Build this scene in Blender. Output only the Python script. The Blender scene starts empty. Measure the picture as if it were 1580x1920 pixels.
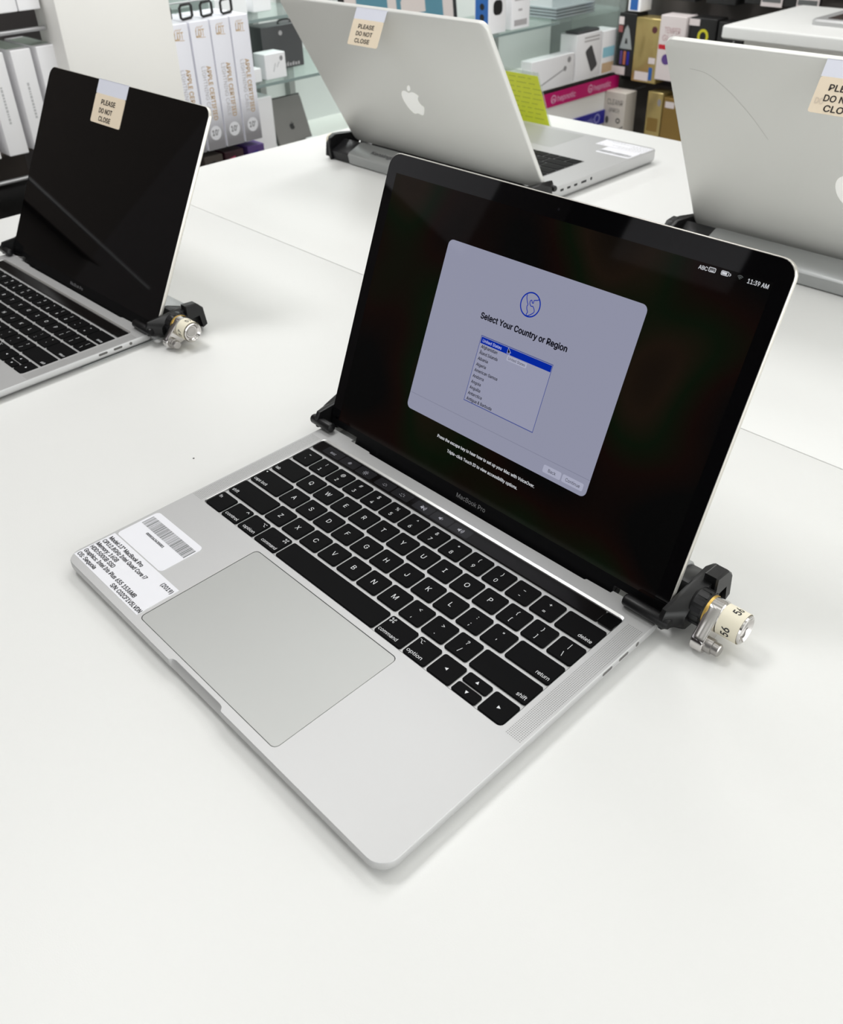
import bpy, math, random
from mathutils import Vector, Matrix
from mathutils.geometry import tessellate_polygon

S = 0.1            # the scene is laid out in decimetres; one Blender unit is a metre
sc = bpy.context.scene
COL = sc.collection
R = math.radians

# ------------------------------------------------------------------ camera
cd = bpy.data.cameras.new('camera'); cam = bpy.data.objects.new('camera', cd); COL.objects.link(cam)
cd.sensor_fit = 'HORIZONTAL'; cd.sensor_width = 36.0
cd.lens = 1667.55 / 1580 * 36
cd.shift_y = -(960 - 864.52) / 1580
cd.clip_start = 0.02; cd.clip_end = 100
rx = (0.69717963, 0.71645135, -0.0252592)
ry = (-0.39271876, 0.41115773, 0.82263071)
rz = (0.5997604, -0.56360161, 0.56801468)
cam.matrix_world = Matrix(((rx[0], ry[0], rz[0], 4.7904463 * S), (rx[1], ry[1], rz[1], -1.32776693 * S),
                           (rx[2], ry[2], rz[2], 3.69413604 * S), (0, 0, 0, 1)))
cd.dof.use_dof = True; cd.dof.focus_distance = 0.56; cd.dof.aperture_fstop = 21
sc.camera = cam

# ------------------------------------------------------------------ light
wd = bpy.data.worlds.new('world'); sc.world = wd; wd.use_nodes = True
wd.node_tree.nodes['Background'].inputs[0].default_value = (1, 1, 1, 1)
wd.node_tree.nodes['Background'].inputs[1].default_value = 0.4
sc.view_settings.view_transform = 'Standard'; sc.view_settings.look = 'None'
sc.view_settings.gamma = 1.0; sc.view_settings.use_curve_mapping = False
sc.view_settings.exposure = -0.02

def area(name, loc, sx, sy, power, col=(1, 1, 0.995), rot=(0, 0, 0)):
    l = bpy.data.lights.new(name, 'AREA'); l.shape = 'RECTANGLE'; l.size = sx * S; l.size_y = sy * S
    l.energy = power; l.color = col
    o = bpy.data.objects.new(name, l); o.location = Vector(loc) * S; o.rotation_euler = rot; COL.objects.link(o)
    return o
LP = 3.7
for lx in (-9, 1, 11):
    for ly in (-12, 0, 12, 21):
        area('ceiling_lamp', (lx, ly, 18.6), 6, 6, LP * (0.1 if ly < 0 else 0.3 if ly == 0 and lx > 0 else 0.7 if ly == 0 else 1.0) * ((6.0 if ly == 0 else 2.4) if lx < 0 else 0.85))
# added fill behind and to the right of the camera, brightening upright faces
WR, WF = 52.0, 15.0
area('fill_light', (22.6, 7, 6), 14, 36, WR, (0.98, 1.0, 1.0), (0, R(90), 0))
area('fill_light', (11, -20.6, 5), 20, 14, WF, (0.98, 1.0, 1.0), (R(90), 0, 0))
area('cabinet_lamp', (-12.6, 15.2, 5.0), 1.2, 12.5, 5.0, (0.97, 1.0, 0.99))

# ------------------------------------------------------------------ materials
def lin(c):
    c /= 255.0
    return c / 12.92 if c <= 0.04045 else ((c + 0.055) / 1.055) ** 2.4
def rgb(r, g, b): return (lin(r), lin(g), lin(b), 1)
MATS = {}
def mat(name, col, rough=0.5, metal=0.0, spec=0.5, emit=None, es=1.0, bump=0, bscale=800, coat=0.0, var=0.0, vscale=6.0):
    if name in MATS: return MATS[name]
    m = bpy.data.materials.new(name); m.use_nodes = True; nt = m.node_tree
    b = nt.nodes['Principled BSDF']
    b.inputs['Base Color'].default_value = rgb(*col); b.inputs['Roughness'].default_value = rough
    b.inputs['Metallic'].default_value = metal; b.inputs['Specular IOR Level'].default_value = spec
    b.inputs['Coat Weight'].default_value = coat
    if emit:
        b.inputs['Emission Color'].default_value = rgb(*emit); b.inputs['Emission Strength'].default_value = es
    if var or bump:
        tc = nt.nodes.new('ShaderNodeTexCoord')
    if var:
        n = nt.nodes.new('ShaderNodeTexNoise'); n.inputs['Scale'].default_value = vscale; n.inputs['Detail'].default_value = 4
        nt.links.new(tc.outputs['Object'], n.inputs['Vector'])
        mx = nt.nodes.new('ShaderNodeMix'); mx.data_type = 'RGBA'
        c = rgb(*col)
        mx.inputs[6].default_value = tuple(x * (1 - var) for x in c[:3]) + (1,)
        mx.inputs[7].default_value = tuple(min(1, x * (1 + var)) for x in c[:3]) + (1,)
        nt.links.new(n.outputs['Fac'], mx.inputs[0]); nt.links.new(mx.outputs[2], b.inputs['Base Color'])
    if bump:
        n = nt.nodes.new('ShaderNodeTexNoise'); n.inputs['Scale'].default_value = bscale; n.inputs['Detail'].default_value = 2
        nt.links.new(tc.outputs['Object'], n.inputs['Vector'])
        bp = nt.nodes.new('ShaderNodeBump'); bp.inputs['Strength'].default_value = bump; bp.inputs['Distance'].default_value = 0.0004
        nt.links.new(n.outputs['Fac'], bp.inputs['Height']); nt.links.new(bp.outputs['Normal'], b.inputs['Normal'])
    MATS[name] = m
    return m
def glassy(name, col, alpha, rough=0.03):
    m = bpy.data.materials.new(name); m.use_nodes = True; nt = m.node_tree
    b = nt.nodes['Principled BSDF']; out = nt.nodes['Material Output']
    b.inputs['Base Color'].default_value = rgb(*col); b.inputs['Roughness'].default_value = rough
    t = nt.nodes.new('ShaderNodeBsdfTransparent'); t.inputs[0].default_value = rgb(*[min(255, c + 18) for c in col])
    mx = nt.nodes.new('ShaderNodeMixShader'); mx.inputs[0].default_value = alpha
    nt.links.new(t.outputs[0], mx.inputs[1]); nt.links.new(b.outputs[0], mx.inputs[2]); nt.links.new(mx.outputs[0], out.inputs[0])
    MATS[name] = m
    return m
def wallpaper():
    m = bpy.data.materials.new('screen_wallpaper'); m.use_nodes = True; nt = m.node_tree
    b = nt.nodes['Principled BSDF']
    b.inputs['Base Color'].default_value = (0.002, 0.002, 0.002, 1); b.inputs['Roughness'].default_value = 0.04; b.inputs['Specular IOR Level'].default_value = 0.12
    tc = nt.nodes.new('ShaderNodeTexCoord')
    n = nt.nodes.new('ShaderNodeTexNoise'); n.inputs['Scale'].default_value = 9; n.inputs['Detail'].default_value = 1
    nt.links.new(tc.outputs['Object'], n.inputs['Vector'])
    r = nt.nodes.new('ShaderNodeValToRGB'); e = r.color_ramp.elements
    e[0].position = 0.36; e[0].color = (0.0008, 0.0008, 0.0008, 1); e[1].position = 0.72; e[1].color = (0.0008, 0.001, 0.0008, 1)
    for p, c in ((0.45, (0.0045, 0.0012, 0.0006, 1)), (0.53, (0.0015, 0.0045, 0.001, 1)), (0.60, (0.009, 0.005, 0.0025, 1))):
        k = e.new(p); k.color = c
    nt.links.new(n.outputs['Fac'], r.inputs[0]); nt.links.new(r.outputs[0], b.inputs['Emission Color'])
    b.inputs['Emission Strength'].default_value = 1.0
    MATS['screen_wallpaper'] = m
    return m

ALU = mat('aluminium', (190, 190, 190), 0.48, 0.6, 0.5, bump=0.05, bscale=5000)
ALUPAD = mat('trackpad_glass', (176, 177, 175), 0.45, 0.55, 0.5)
ALULID = mat('lid_aluminium', (218, 218, 214), 0.45, 0.25, 0.5)
ALUEDGE = mat('polished_aluminium', (206, 203, 196), 0.35, 0.7)
RIM = mat('cut_aluminium', (226, 226, 224), 0.28, 0.9)
GAP = mat('dark_gap', (28, 28, 28), 0.7)
NOTCHM = mat('notch_aluminium', (176, 173, 167), 0.5, 0.6)
KEY = mat('key_plastic', (12, 12, 13), 0.5, 0, 0.05)
KEYINK = mat('key_legend', (225, 226, 228), 0.5)
TBAR = mat('touch_strip', (13, 11, 11), 0.15, 0, 0.12)
TTILE = mat('touch_tile', (10, 10, 11), 0.15, 0, 0.12, emit=(36, 36, 38), es=0.7)
TICON = mat('touch_icon', (40, 40, 42), 0.2, emit=(170, 170, 178), es=0.8)
BLACKGLASS = mat('black_glass', (3, 3, 4), 0.03, 0, 0.5)
CHIN = mat('display_chin', (14, 14, 15), 0.25, 0, 0.12)
CHINTEXT = mat('chin_lettering', (128, 128, 130), 0.4)
HINGE = mat('hinge_plastic', (14, 14, 15), 0.4)
WALLP = wallpaper()
DLG = mat('dialog_panel', (8, 8, 10), 0.05, emit=(142, 144, 164), es=1.0)
DLG2 = mat('dialog_list', (8, 8, 10), 0.05, emit=(147, 149, 170), es=1.0)
DLGB = mat('dialog_border', (8, 8, 10), 0.05, emit=(66, 78, 140), es=1.0)
DLGLINE = mat('dialog_line', (8, 8, 10), 0.05, emit=(126, 128, 148), es=1.0)
DLGBLUE = mat('dialog_blue', (4, 8, 40), 0.05, emit=(0, 36, 150), es=1.0)
DLGBTN = mat('dialog_button', (8, 8, 10), 0.05, emit=(166, 168, 188), es=1.0)
DLGINK = mat('dialog_ink', (6, 6, 9), 0.05, emit=(10, 10, 20), es=1.0)
DLGWHITE = mat('dialog_white', (8, 8, 10), 0.05, emit=(196, 202, 236), es=1.0)
SCRTEXT = mat('screen_text', (10, 10, 10), 0.05, emit=(205, 207, 212), es=1.0)
SCRDIM = mat('screen_dim', (10, 10, 10), 0.05, emit=(84, 88, 88), es=1.0)
PAPER = mat('label_paper', (229, 229, 234), 0.6)
INK = mat('label_ink', (30, 30, 34), 0.6)
BARINK = mat('barcode_ink', (96, 98, 98), 0.6)
CREAM = mat('cream_paper', (238, 222, 198), 0.65, var=0.02, vscale=150)
LILAC = mat('white_tape', (228, 230, 242), 0.5)
CREAMINK = mat('cream_ink', (44, 36, 32), 0.6)
GHOST = mat('faded_ink', (222, 207, 188), 0.65)
BLKPL = mat('black_plastic', (15, 15, 16), 0.38, 0, 0.35, bump=0.08, bscale=2500)
BLKPL2 = mat('black_plastic_cap', (26, 26, 28), 0.42, 0, 0.4)
BARALU = mat('grey_anodised', (172, 174, 174), 0.4, 0.5)
CHROME = mat('chrome', (212, 209, 207), 0.14, 1.0)
STEEL = mat('worn_steel', (168, 165, 162), 0.3, 0.9)
BRASS = mat('brass', (214, 178, 96), 0.35, 0.7)
SLEEVE = mat('sleeve_paper', (233, 226, 205), 0.6, var=0.03, vscale=60)
TABLE = mat('table_laminate', (229, 229, 227), 0.42, 0, 0.4, bump=0.12, bscale=1800)
TABLESIDE = mat('table_edge', (226, 224, 220), 0.5)
SEAM = mat('seam_shadow_strip', (150, 148, 143), 0.8)
WHITEP = mat('white_panel', (238, 236, 232), 0.55)
DARKBACK = mat('dark_backboard', (74, 66, 61), 0.6)
CARTON = mat('white_carton', (241, 240, 242), 0.4)
CARTON2 = mat('cool_white_carton', (236, 236, 244), 0.4)
GREYC = mat('grey_print', (142, 140, 142), 0.45)
FAINT = mat('faint_grey_print', (190, 190, 192), 0.6)
GOLDP = mat('gold_print', (190, 150, 84), 0.4, 0.3)
SILVP = mat('silver_print', (176, 172, 174), 0.4)
BLK = mat('black_carton', (22, 21, 21), 0.5)
DKGREY = mat('dark_grey_carton', (72, 72, 74), 0.5)
GOLDC = mat('gold_carton', (176, 156, 100), 0.2, 0.45, var=0.12, vscale=14)
GOLDD = mat('dark_gold_carton', (140, 112, 56), 0.4, 0.3, var=0.15, vscale=16)
PINKW = mat('pinkish_card', (214, 204, 203), 0.5)
CREAMC = mat('cream_carton', (196, 189, 180), 0.5)
MAGENTA = mat('magenta_sign', (190, 18, 104), 0.4)
BLUEP = mat('blue_print', (32, 30, 140), 0.4)
BLUEC = mat('bright_blue_print', (40, 92, 160), 0.45)
REDP = mat('red_print', (190, 28, 44), 0.5)
PURPLE = mat('purple_print', (88, 62, 128), 0.5)
ORANGE = mat('orange_print', (176, 96, 72), 0.5)
CYANP = mat('cyan_print', (150, 204, 220), 0.5)
YELLOW = mat('yellow_ring', (204, 196, 40), 0.4)
PINKPK = mat('pink_package', (176, 50, 92), 0.35)
STEELGREY = mat('upright_metal', (150, 152, 150), 0.4, 0.3)
CABBACK = mat('cabinet_back', (214, 217, 215), 0.5)
TEAL = mat('teal_poster', (78, 124, 140), 0.5)
MATBOARD = mat('pink_mat_board', (196, 186, 182), 0.6)
TABLETG = mat('grey_tablet', (128, 126, 124), 0.4, 0.5)
SIGNPAPER = mat('lime_paper', (236, 240, 112), 0.6)
def see_through(m, col, f):
    nt = m.node_tree; b = nt.nodes['Principled BSDF']; t = nt.nodes.new('ShaderNodeBsdfTranslucent'); t.inputs[0].default_value = rgb(*col)
    mx = nt.nodes.new('ShaderNodeMixShader'); mx.inputs[0].default_value = f
    nt.links.new(b.outputs[0], mx.inputs[1]); nt.links.new(t.outputs[0], mx.inputs[2]); nt.links.new(mx.outputs[0], nt.nodes['Material Output'].inputs[0])
see_through(SIGNPAPER, (246, 248, 116), 0.55)
SIGNLINE = mat('lime_show_through', (196, 203, 78), 0.6)
GLASSE = mat('glass_edge', (132, 148, 146), 0.2)
GLASS = glassy('shelf_glass', (222, 228, 226), 0.14)
ACRYL = glassy('clear_acrylic', (226, 230, 226), 0.22)
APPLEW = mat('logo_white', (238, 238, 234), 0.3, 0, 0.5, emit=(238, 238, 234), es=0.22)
APPLED = mat('logo_dark', (34, 34, 35), 0.3)
RAIL = mat('rail_metal', (178, 178, 180), 0.3, 0.8)

# ------------------------------------------------------------------ geometry helpers
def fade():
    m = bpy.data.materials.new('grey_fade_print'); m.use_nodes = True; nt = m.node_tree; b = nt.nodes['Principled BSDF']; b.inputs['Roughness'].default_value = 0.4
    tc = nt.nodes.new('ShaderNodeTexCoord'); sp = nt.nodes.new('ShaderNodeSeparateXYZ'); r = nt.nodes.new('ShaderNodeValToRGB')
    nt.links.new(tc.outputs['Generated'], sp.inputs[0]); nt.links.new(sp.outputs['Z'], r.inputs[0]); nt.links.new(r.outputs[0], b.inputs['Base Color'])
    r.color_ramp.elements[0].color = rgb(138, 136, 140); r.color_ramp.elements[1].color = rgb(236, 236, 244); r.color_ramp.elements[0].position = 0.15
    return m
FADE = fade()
class Frame:
    def __init__(s, o=(0, 0, 0), u=(1, 0, 0), v=(0, 1, 0), n=None):
        s.o = Vector(o); s.u = Vector(u).normalized(); s.v = Vector(v).normalized()
        s.n = Vector(n).normalized() if n else s.u.cross(s.v).normalized()
    def __call__(s, x, y, d=0.0): return s.o + s.u * x + s.v * y + s.n * d
FLAT = Frame()
MESHES = {}
class MB:
    def __init__(s): s.v = []; s.f = []
    def add(s, vs, fs):
        b = len(s.v); s.v += [tuple(p) for p in vs]; s.f += [tuple(i + b for i in f) for f in fs]
        return s
    def rings(s, rs, cap0=True, cap1=True):
        n = len(rs[0]); vs = [p for r in rs for p in r]; fs = []
        for k in range(len(rs) - 1):
            for i in range(n):
                j = (i + 1) % n
                fs.append((k * n + i, k * n + j, (k + 1) * n + j, (k + 1) * n + i))
        if cap0: fs.append(tuple(range(n - 1, -1, -1)))
        if cap1: fs.append(tuple((len(rs) - 1) * n + i for i in range(n)))
        return s.add(vs, fs)
    def slab(s, x0, y0, x1, y1, r, z0, z1, bev=0.0, n=4, fr=FLAT, bot=0.0, nb=1):
        rs = []
        if bot: rs += [[fr(x, y, z0) for x, y in rr(x0 + bot, y0 + bot, x1 - bot, y1 - bot, max(r - bot, 1e-4), n)],
                       [fr(x, y, z0 + bot) for x, y in rr(x0, y0, x1, y1, r, n)]]
        else: rs.append([fr(x, y, z0) for x, y in rr(x0, y0, x1, y1, r, n)])
        if bev:
            for k in range(nb + 1):
                a = k / nb * math.pi / 2; i = bev * (1 - math.cos(a)); zz = z1 - bev * (1 - math.sin(a))
                rs.append([fr(x, y, zz) for x, y in rr(x0 + i, y0 + i, x1 - i, y1 - i, max(r - i, 1e-4), n)])
        else: rs.append([fr(x, y, z1) for x, y in rr(x0, y0, x1, y1, r, n)])
        return s.rings(rs)
    def box(s, x0, y0, z0, x1, y1, z1, bev=0.0, fr=FLAT):
        if bev: return s.slab(x0, y0, x1, y1, bev, z0, z1, bev, 2, fr, bev)
        p = [fr(x, y, z) for z in (z0, z1) for x, y in ((x0, y0), (x1, y0), (x1, y1), (x0, y1))]
        return s.add(p, [(3, 2, 1, 0), (4, 5, 6, 7), (0, 1, 5, 4), (1, 2, 6, 5), (2, 3, 7, 6), (3, 0, 4, 7)])
    def prism(s, poly, z0, z1, fr=FLAT, bev=0.0):
        c = (sum(p[0] for p in poly) / len(poly), sum(p[1] for p in poly) / len(poly))
        def ins(k):
            out = []
            for x, y in poly:
                L = math.hypot(x - c[0], y - c[1]) or 1
                out.append((x - (x - c[0]) / L * k, y - (y - c[1]) / L * k))
            return out
        if bev: rs = [[fr(x, y, z0) for x, y in ins(bev)], [fr(x, y, z0 + bev) for x, y in poly],
                      [fr(x, y, z1 - bev) for x, y in poly], [fr(x, y, z1) for x, y in ins(bev)]]
        else: rs = [[fr(x, y, z0) for x, y in poly], [fr(x, y, z1) for x, y in poly]]
        return s.rings(rs)
    def poly(s, pts, d=0.0, fr=FLAT):
        return s.add([fr(x, y, d) for x, y in pts], [tuple(range(len(pts)))])
    def fill(s, loops, d=0.0, fr=FLAT):
        flat = [p for l in loops for p in l]
        tri = tessellate_polygon([[Vector((x, y, 0)) for x, y in l] for l in loops])
        out = []
        for t in tri:
            a, b, c = (flat[i] for i in t)
            cr = (b[0] - a[0]) * (c[1] - a[1]) - (b[1] - a[1]) * (c[0] - a[0])
            out.append(tuple(t) if cr > 0 else (t[0], t[2], t[1]))
        return s.add([fr(x, y, d) for x, y in flat], out)
    def lathe(s, prof, o, ax=(1, 0, 0), n=24, cap0=True, cap1=True):
        a = Vector(ax).normalized(); t = a.orthogonal().normalized(); b = a.cross(t); o = Vector(o)
        return s.rings([[o + a * p + (t * math.cos(k * 2 * math.pi / n) + b * math.sin(k * 2 * math.pi / n)) * max(r, 1e-5)
                         for k in range(n)] for p, r in prof], cap0, cap1)
    def tube(s, pts, r, n=8):
        pts = [Vector(p) for p in pts]; rs = []
        for i, p in enumerate(pts):
            t = (pts[min(i + 1, len(pts) - 1)] - pts[max(i - 1, 0)]).normalized()
            a = t.orthogonal().normalized() if not rs else (pa - t * pa.dot(t)).normalized()
            pa = a; b = t.cross(a)
            rs.append([p + (a * math.cos(k * 2 * math.pi / n) + b * math.sin(k * 2 * math.pi / n)) * r for k in range(n)])
        return s.rings(rs)
    # flat print
    def stroke(s, pts, w, fr=FLAT, d=0.0, closed=False):
        P = [Vector(p) for p in pts]; n = len(P); L = []; Rr = []
        for i in range(n):
            a = P[i - 1] if (i or closed) else P[i]; c = P[(i + 1) % n] if (i < n - 1 or closed) else P[i]
            t = (c - a).normalized(); nn = Vector((-t.y, t.x)) * w / 2
            L.append(P[i] + nn); Rr.append(P[i] - nn)
        vs = [fr(p.x, p.y, d) for p in L + Rr]; m = n if closed else n - 1
        return s.add(vs, [(n + i, n + (i + 1) % n, (i + 1) % n, i) for i in range(m)])
    def disc(s, x, y, r, fr=FLAT, d=0.0, n=20, ry=None):
        return s.poly([(x + r * math.cos(k * 2 * math.pi / n), y + (ry or r) * math.sin(k * 2 * math.pi / n)) for k in range(n)], d, fr)
    def ring(s, x, y, r, w, fr=FLAT, d=0.0, n=28, ry=None):
        return s.stroke([(x + r * math.cos(k * 2 * math.pi / n), y + (ry or r) * math.sin(k * 2 * math.pi / n)) for k in range(n)], w, fr, d, True)
    def text(s, t, x, y, h, w=None, fr=FLAT, d=0.0, al='L', bold=0.0, rot=0.0, sx=1.0):
        vs, fs, x0, x1 = glyphs(t, bold)
        k = h / CAPH; kx = k * sx
        if w: kx = w / (x1 - x0)
        ox = {'L': x0, 'C': (x0 + x1) / 2, 'R': x1}[al]; c, sn = math.cos(rot), math.sin(rot)
        out = []
        for a, b, e in vs:
            p, q = (a - ox) * kx, b * k
            out.append(fr(x + p * c - q * sn, y + p * sn + q * c, d + e))
        return s.add(out, fs)
    def build(s, name, m, parent=None, smooth=35, key=None):
        if key and key in MESHES: me = MESHES[key]
        else:
            me = bpy.data.meshes.new(name); me.from_pydata([(a * S, b * S, c * S) for a, b, c in s.v], [], s.f); me.update()
            me.materials.append(m)
            if smooth:
                me.polygons.foreach_set('use_smooth', [True] * len(me.polygons)); me.set_sharp_from_angle(angle=R(smooth))
            if key: MESHES[key] = me
        o = bpy.data.objects.new(name, me); COL.objects.link(o)
        if parent: o.parent = parent
        return o
def rr(x0, y0, x1, y1, r, n=4):
    p = []
    for cx, cy, a in ((x1 - r, y0 + r, -90), (x1 - r, y1 - r, 0), (x0 + r, y1 - r, 90), (x0 + r, y0 + r, 180)):
        for k in range(n + 1):
            t = R(a + 90 * k / n); p.append((cx + r * math.cos(t), cy + r * math.sin(t)))
    return p
GL = {}
import os
try: FONT = bpy.data.fonts.load(os.path.join(bpy.utils.resource_path('LOCAL'), 'datafiles', 'fonts', 'Inter.woff2'))   # ships with Blender
except Exception: FONT = None
def glyphs(t, bold):
    k = (t, bold)
    if k not in GL:
        cu = bpy.data.curves.new('lettering', 'FONT'); cu.body = t; cu.size = 1; cu.resolution_u = 3
        if FONT: cu.font = FONT
        cu.fill_mode = 'NONE'
        o = bpy.data.objects.new('lettering', cu); me = bpy.data.meshes.new_from_object(o)
        co = [(v.co.x, v.co.y) for v in me.vertices]; nb = {}
        for e in me.edges:
            p, q = e.vertices; nb.setdefault(p, []).append(q); nb.setdefault(q, []).append(p)
        bpy.data.objects.remove(o); bpy.data.curves.remove(cu); bpy.data.meshes.remove(me)
        loops = []; seen = set()
        for st in nb:
            if st in seen: continue
            lp = [st]; seen.add(st); cur = st
            while True:
                nx = [w for w in nb[cur] if w not in seen]
                if not nx: break
                cur = min(nx) if len(lp) == 1 else nx[0]; seen.add(cur); lp.append(cur)
            if len(lp) > 2: loops.append([co[i] for i in lp])
        def sarea(l): return sum(l[i - 1][0] * l[i][1] - l[i][0] * l[i - 1][1] for i in range(len(l))) / 2
        def inside(pt, l):
            c = False
            for i in range(len(l)):
                (x1, y1), (x2, y2) = l[i - 1], l[i]
                if (y1 > pt[1]) != (y2 > pt[1]) and pt[0] < (x2 - x1) * (pt[1] - y1) / (y2 - y1) + x1: c = not c
            return c
        # outlines that run the way of the largest one are solid, the others are holes in them
        sg = math.copysign(1, sarea(max(loops, key=lambda l: abs(sarea(l))))) if loops else 1
        vs, fs = [], []
        for n_, l in enumerate([l for l in loops if sarea(l) * sg > 0]):
            hs = [h for h in loops if sarea(h) * sg < 0 and inside(h[0], l)]
            mb = MB().fill([l] + hs, 0.0003 * (n_ % 2)); k0 = len(vs)
            vs += [tuple(p) for p in mb.v]; fs += [tuple(i + k0 for i in f) for f in mb.f]
        if bold > 0:                                        # heavier weight: the same outline repeated a hair's breadth apart
            b0, f0 = vs, fs; vs, fs = [], []
            for q, (dx, dy) in enumerate(((-bold, 0), (bold, 0), (0, bold * 0.8), (0, -bold * 0.8))):
                k0 = len(vs); vs = vs + [(a + dx, b + dy, c + q * 0.0006) for a, b, c in b0]; fs = fs + [tuple(i + k0 for i in f) for f in f0]
        xs = [v[0] for v in vs] or [0, 1]
        GL[k] = (vs, fs, min(xs), max(xs))
    return GL[k]
CAPH = max(v[1] for v in glyphs('H', 0.0)[0])

def smoothed(P, n=5, closed=True):
    out = []; m = len(P)
    for i in range(m if closed else m - 1):
        a, b, c, e = (Vector(P[(i + j - 1) % m] if closed else P[min(max(i + j - 1, 0), m - 1)]) for j in range(4))
        for s in range(n):
            t = s / n; q = 0.5 * (2 * b + (c - a) * t + (2 * a - 5 * b + 4 * c - e) * t * t + (3 * b - a - 3 * c + e) * t ** 3); out.append((q.x, q.y))
    return out if closed else out + [tuple(P[-1])]
def thing(name, label, cat, loc=(0, 0, 0), rz=0.0, group=None):
    o = bpy.data.objects.new(name, None); o.empty_display_size = 0.02; COL.objects.link(o)
    o.location = Vector(loc) * S; o.rotation_euler = (0, 0, rz)
    return tag(o, label, cat, group)
def tag(o, label, cat, group=None):
    o['label'] = label; o['category'] = cat
    if group: o['group'] = group
    return o
def struct(name, mb, m):
    o = mb.build(name, m, smooth=0); o['kind'] = 'structure'; return o

# ------------------------------------------------------------------ the room
ZF = -9.1
struct('floor', MB().box(-17, -22, ZF - 1, 24, 27, ZF), mat('floor_tile', (150, 148, 144), 0.4, var=0.05))
struct('ceiling', MB().box(-17, -22, 19.2, 24, 27, 20), mat('ceiling_paint', (226, 226, 222), 0.8))
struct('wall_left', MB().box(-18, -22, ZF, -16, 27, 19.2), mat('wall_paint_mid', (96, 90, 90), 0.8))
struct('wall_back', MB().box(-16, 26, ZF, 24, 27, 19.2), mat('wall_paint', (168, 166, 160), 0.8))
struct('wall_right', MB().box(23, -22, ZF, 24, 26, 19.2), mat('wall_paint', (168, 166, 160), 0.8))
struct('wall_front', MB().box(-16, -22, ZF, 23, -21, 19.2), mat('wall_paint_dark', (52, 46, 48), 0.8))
struct('reflection_board_1', MB().box(-16, -16.5, 6.8, -15.9, -7.5, 14), mat('white_board', (232, 230, 236), 0.6))  # unseen board, added so the laptop's top bezel mirrors a pale patch
struct('reflection_board_2', MB().box(-13.2, -21, 9.8, -8.4, -20.9, 15), mat('white_board', (232, 230, 236), 0.6))  # second added board, mirrored in the right part of that bezel

# ------------------------------------------------------------------ display tables
ZT = -0.1
def table(label, x0, y0, x1, y1):
    t = thing('display_table', label, 'table', ((x0 + x1) / 2, (y0 + y1) / 2, ZF), 0, 'white display tables pushed together')
    fr = Frame((-(x0 + x1) / 2, -(y0 + y1) / 2, -ZF))
    MB().slab(x0, y0, x1, y1, 0.03, ZT - 0.3, ZT, 0.008, 3, fr, 0.01, 2).build('tabletop', TABLE, t)
    for ax in (x0 + 0.6, x1 - 0.9):
        for ay in (y0 + 0.5, y1 - 0.8):
            MB().box(ax, ay, ZF, ax + 0.35, ay + 0.35, ZT - 0.3, 0.02, fr).build('leg', TABLESIDE, t)
    MB().box(x0 + 0.7, y0 + 0.6, ZT - 1.2, x1 - 0.7, y1 - 0.6, ZT - 0.3, 0, fr).build('apron', TABLESIDE, t)
    return t, fr
tn, frn = table('white laminate table under the open laptop with the lit screen', -7.05, -7.0, 13, 4.474)
tf, frf = table('white laminate table behind the seam, under the two laptops seen from behind', -7.05, 4.482, 13, 11.16)
MB().disc(-2.62, 6.62, 0.035, frf, ZT + 0.0008, 14, 0.022).build('dent', mat('dent_grey', (176, 174, 170), 0.8), tf)
MB().disc(-0.50, 1.26, 0.008, frn, ZT + 0.0008, 8).build('speck', GAP, tn)
MB().disc(2.52, 0.52, 0.006, frn, ZT + 0.0008, 8).build('speck', GAP, tn)

# ------------------------------------------------------------------ stickers
def keep_open_sticker(parent, fr, u0, u1, top, length, cream0, lines, fold, ghost=None):
    """paper flap folded over the top edge of a lid: fr x runs along the lid, y = 0 at the fold and falls"""
    st = MB().box(u0, -cream0, 0.0, u1, 0.004, 0.004, 0, fr).build('warning_sticker', LILAC, parent, 0)
    MB().box(u0, 0.0, -fold, u1, 0.006, 0.004, 0, fr).build('fold', LILAC, st, 0)
    MB().slab(u0 + 0.002, -length, u1 - 0.002, -cream0, 0.02, 0.0, 0.005, 0, 3, fr).build('cream_panel', CREAM, st, 0)
    p = MB()
    for t, x0, x1, y, h in lines: p.text(t, x0, y, h, x1 - x0, fr, 0.0058, 'L', 0.022)
    p.build('lettering', CREAMINK, st, 0)
    if ghost:
        MB().text(*ghost, fr=fr, d=0.0056, al='L', bold=0.02).build('faded_lettering', GHOST, st, 0)
    return st
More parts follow.
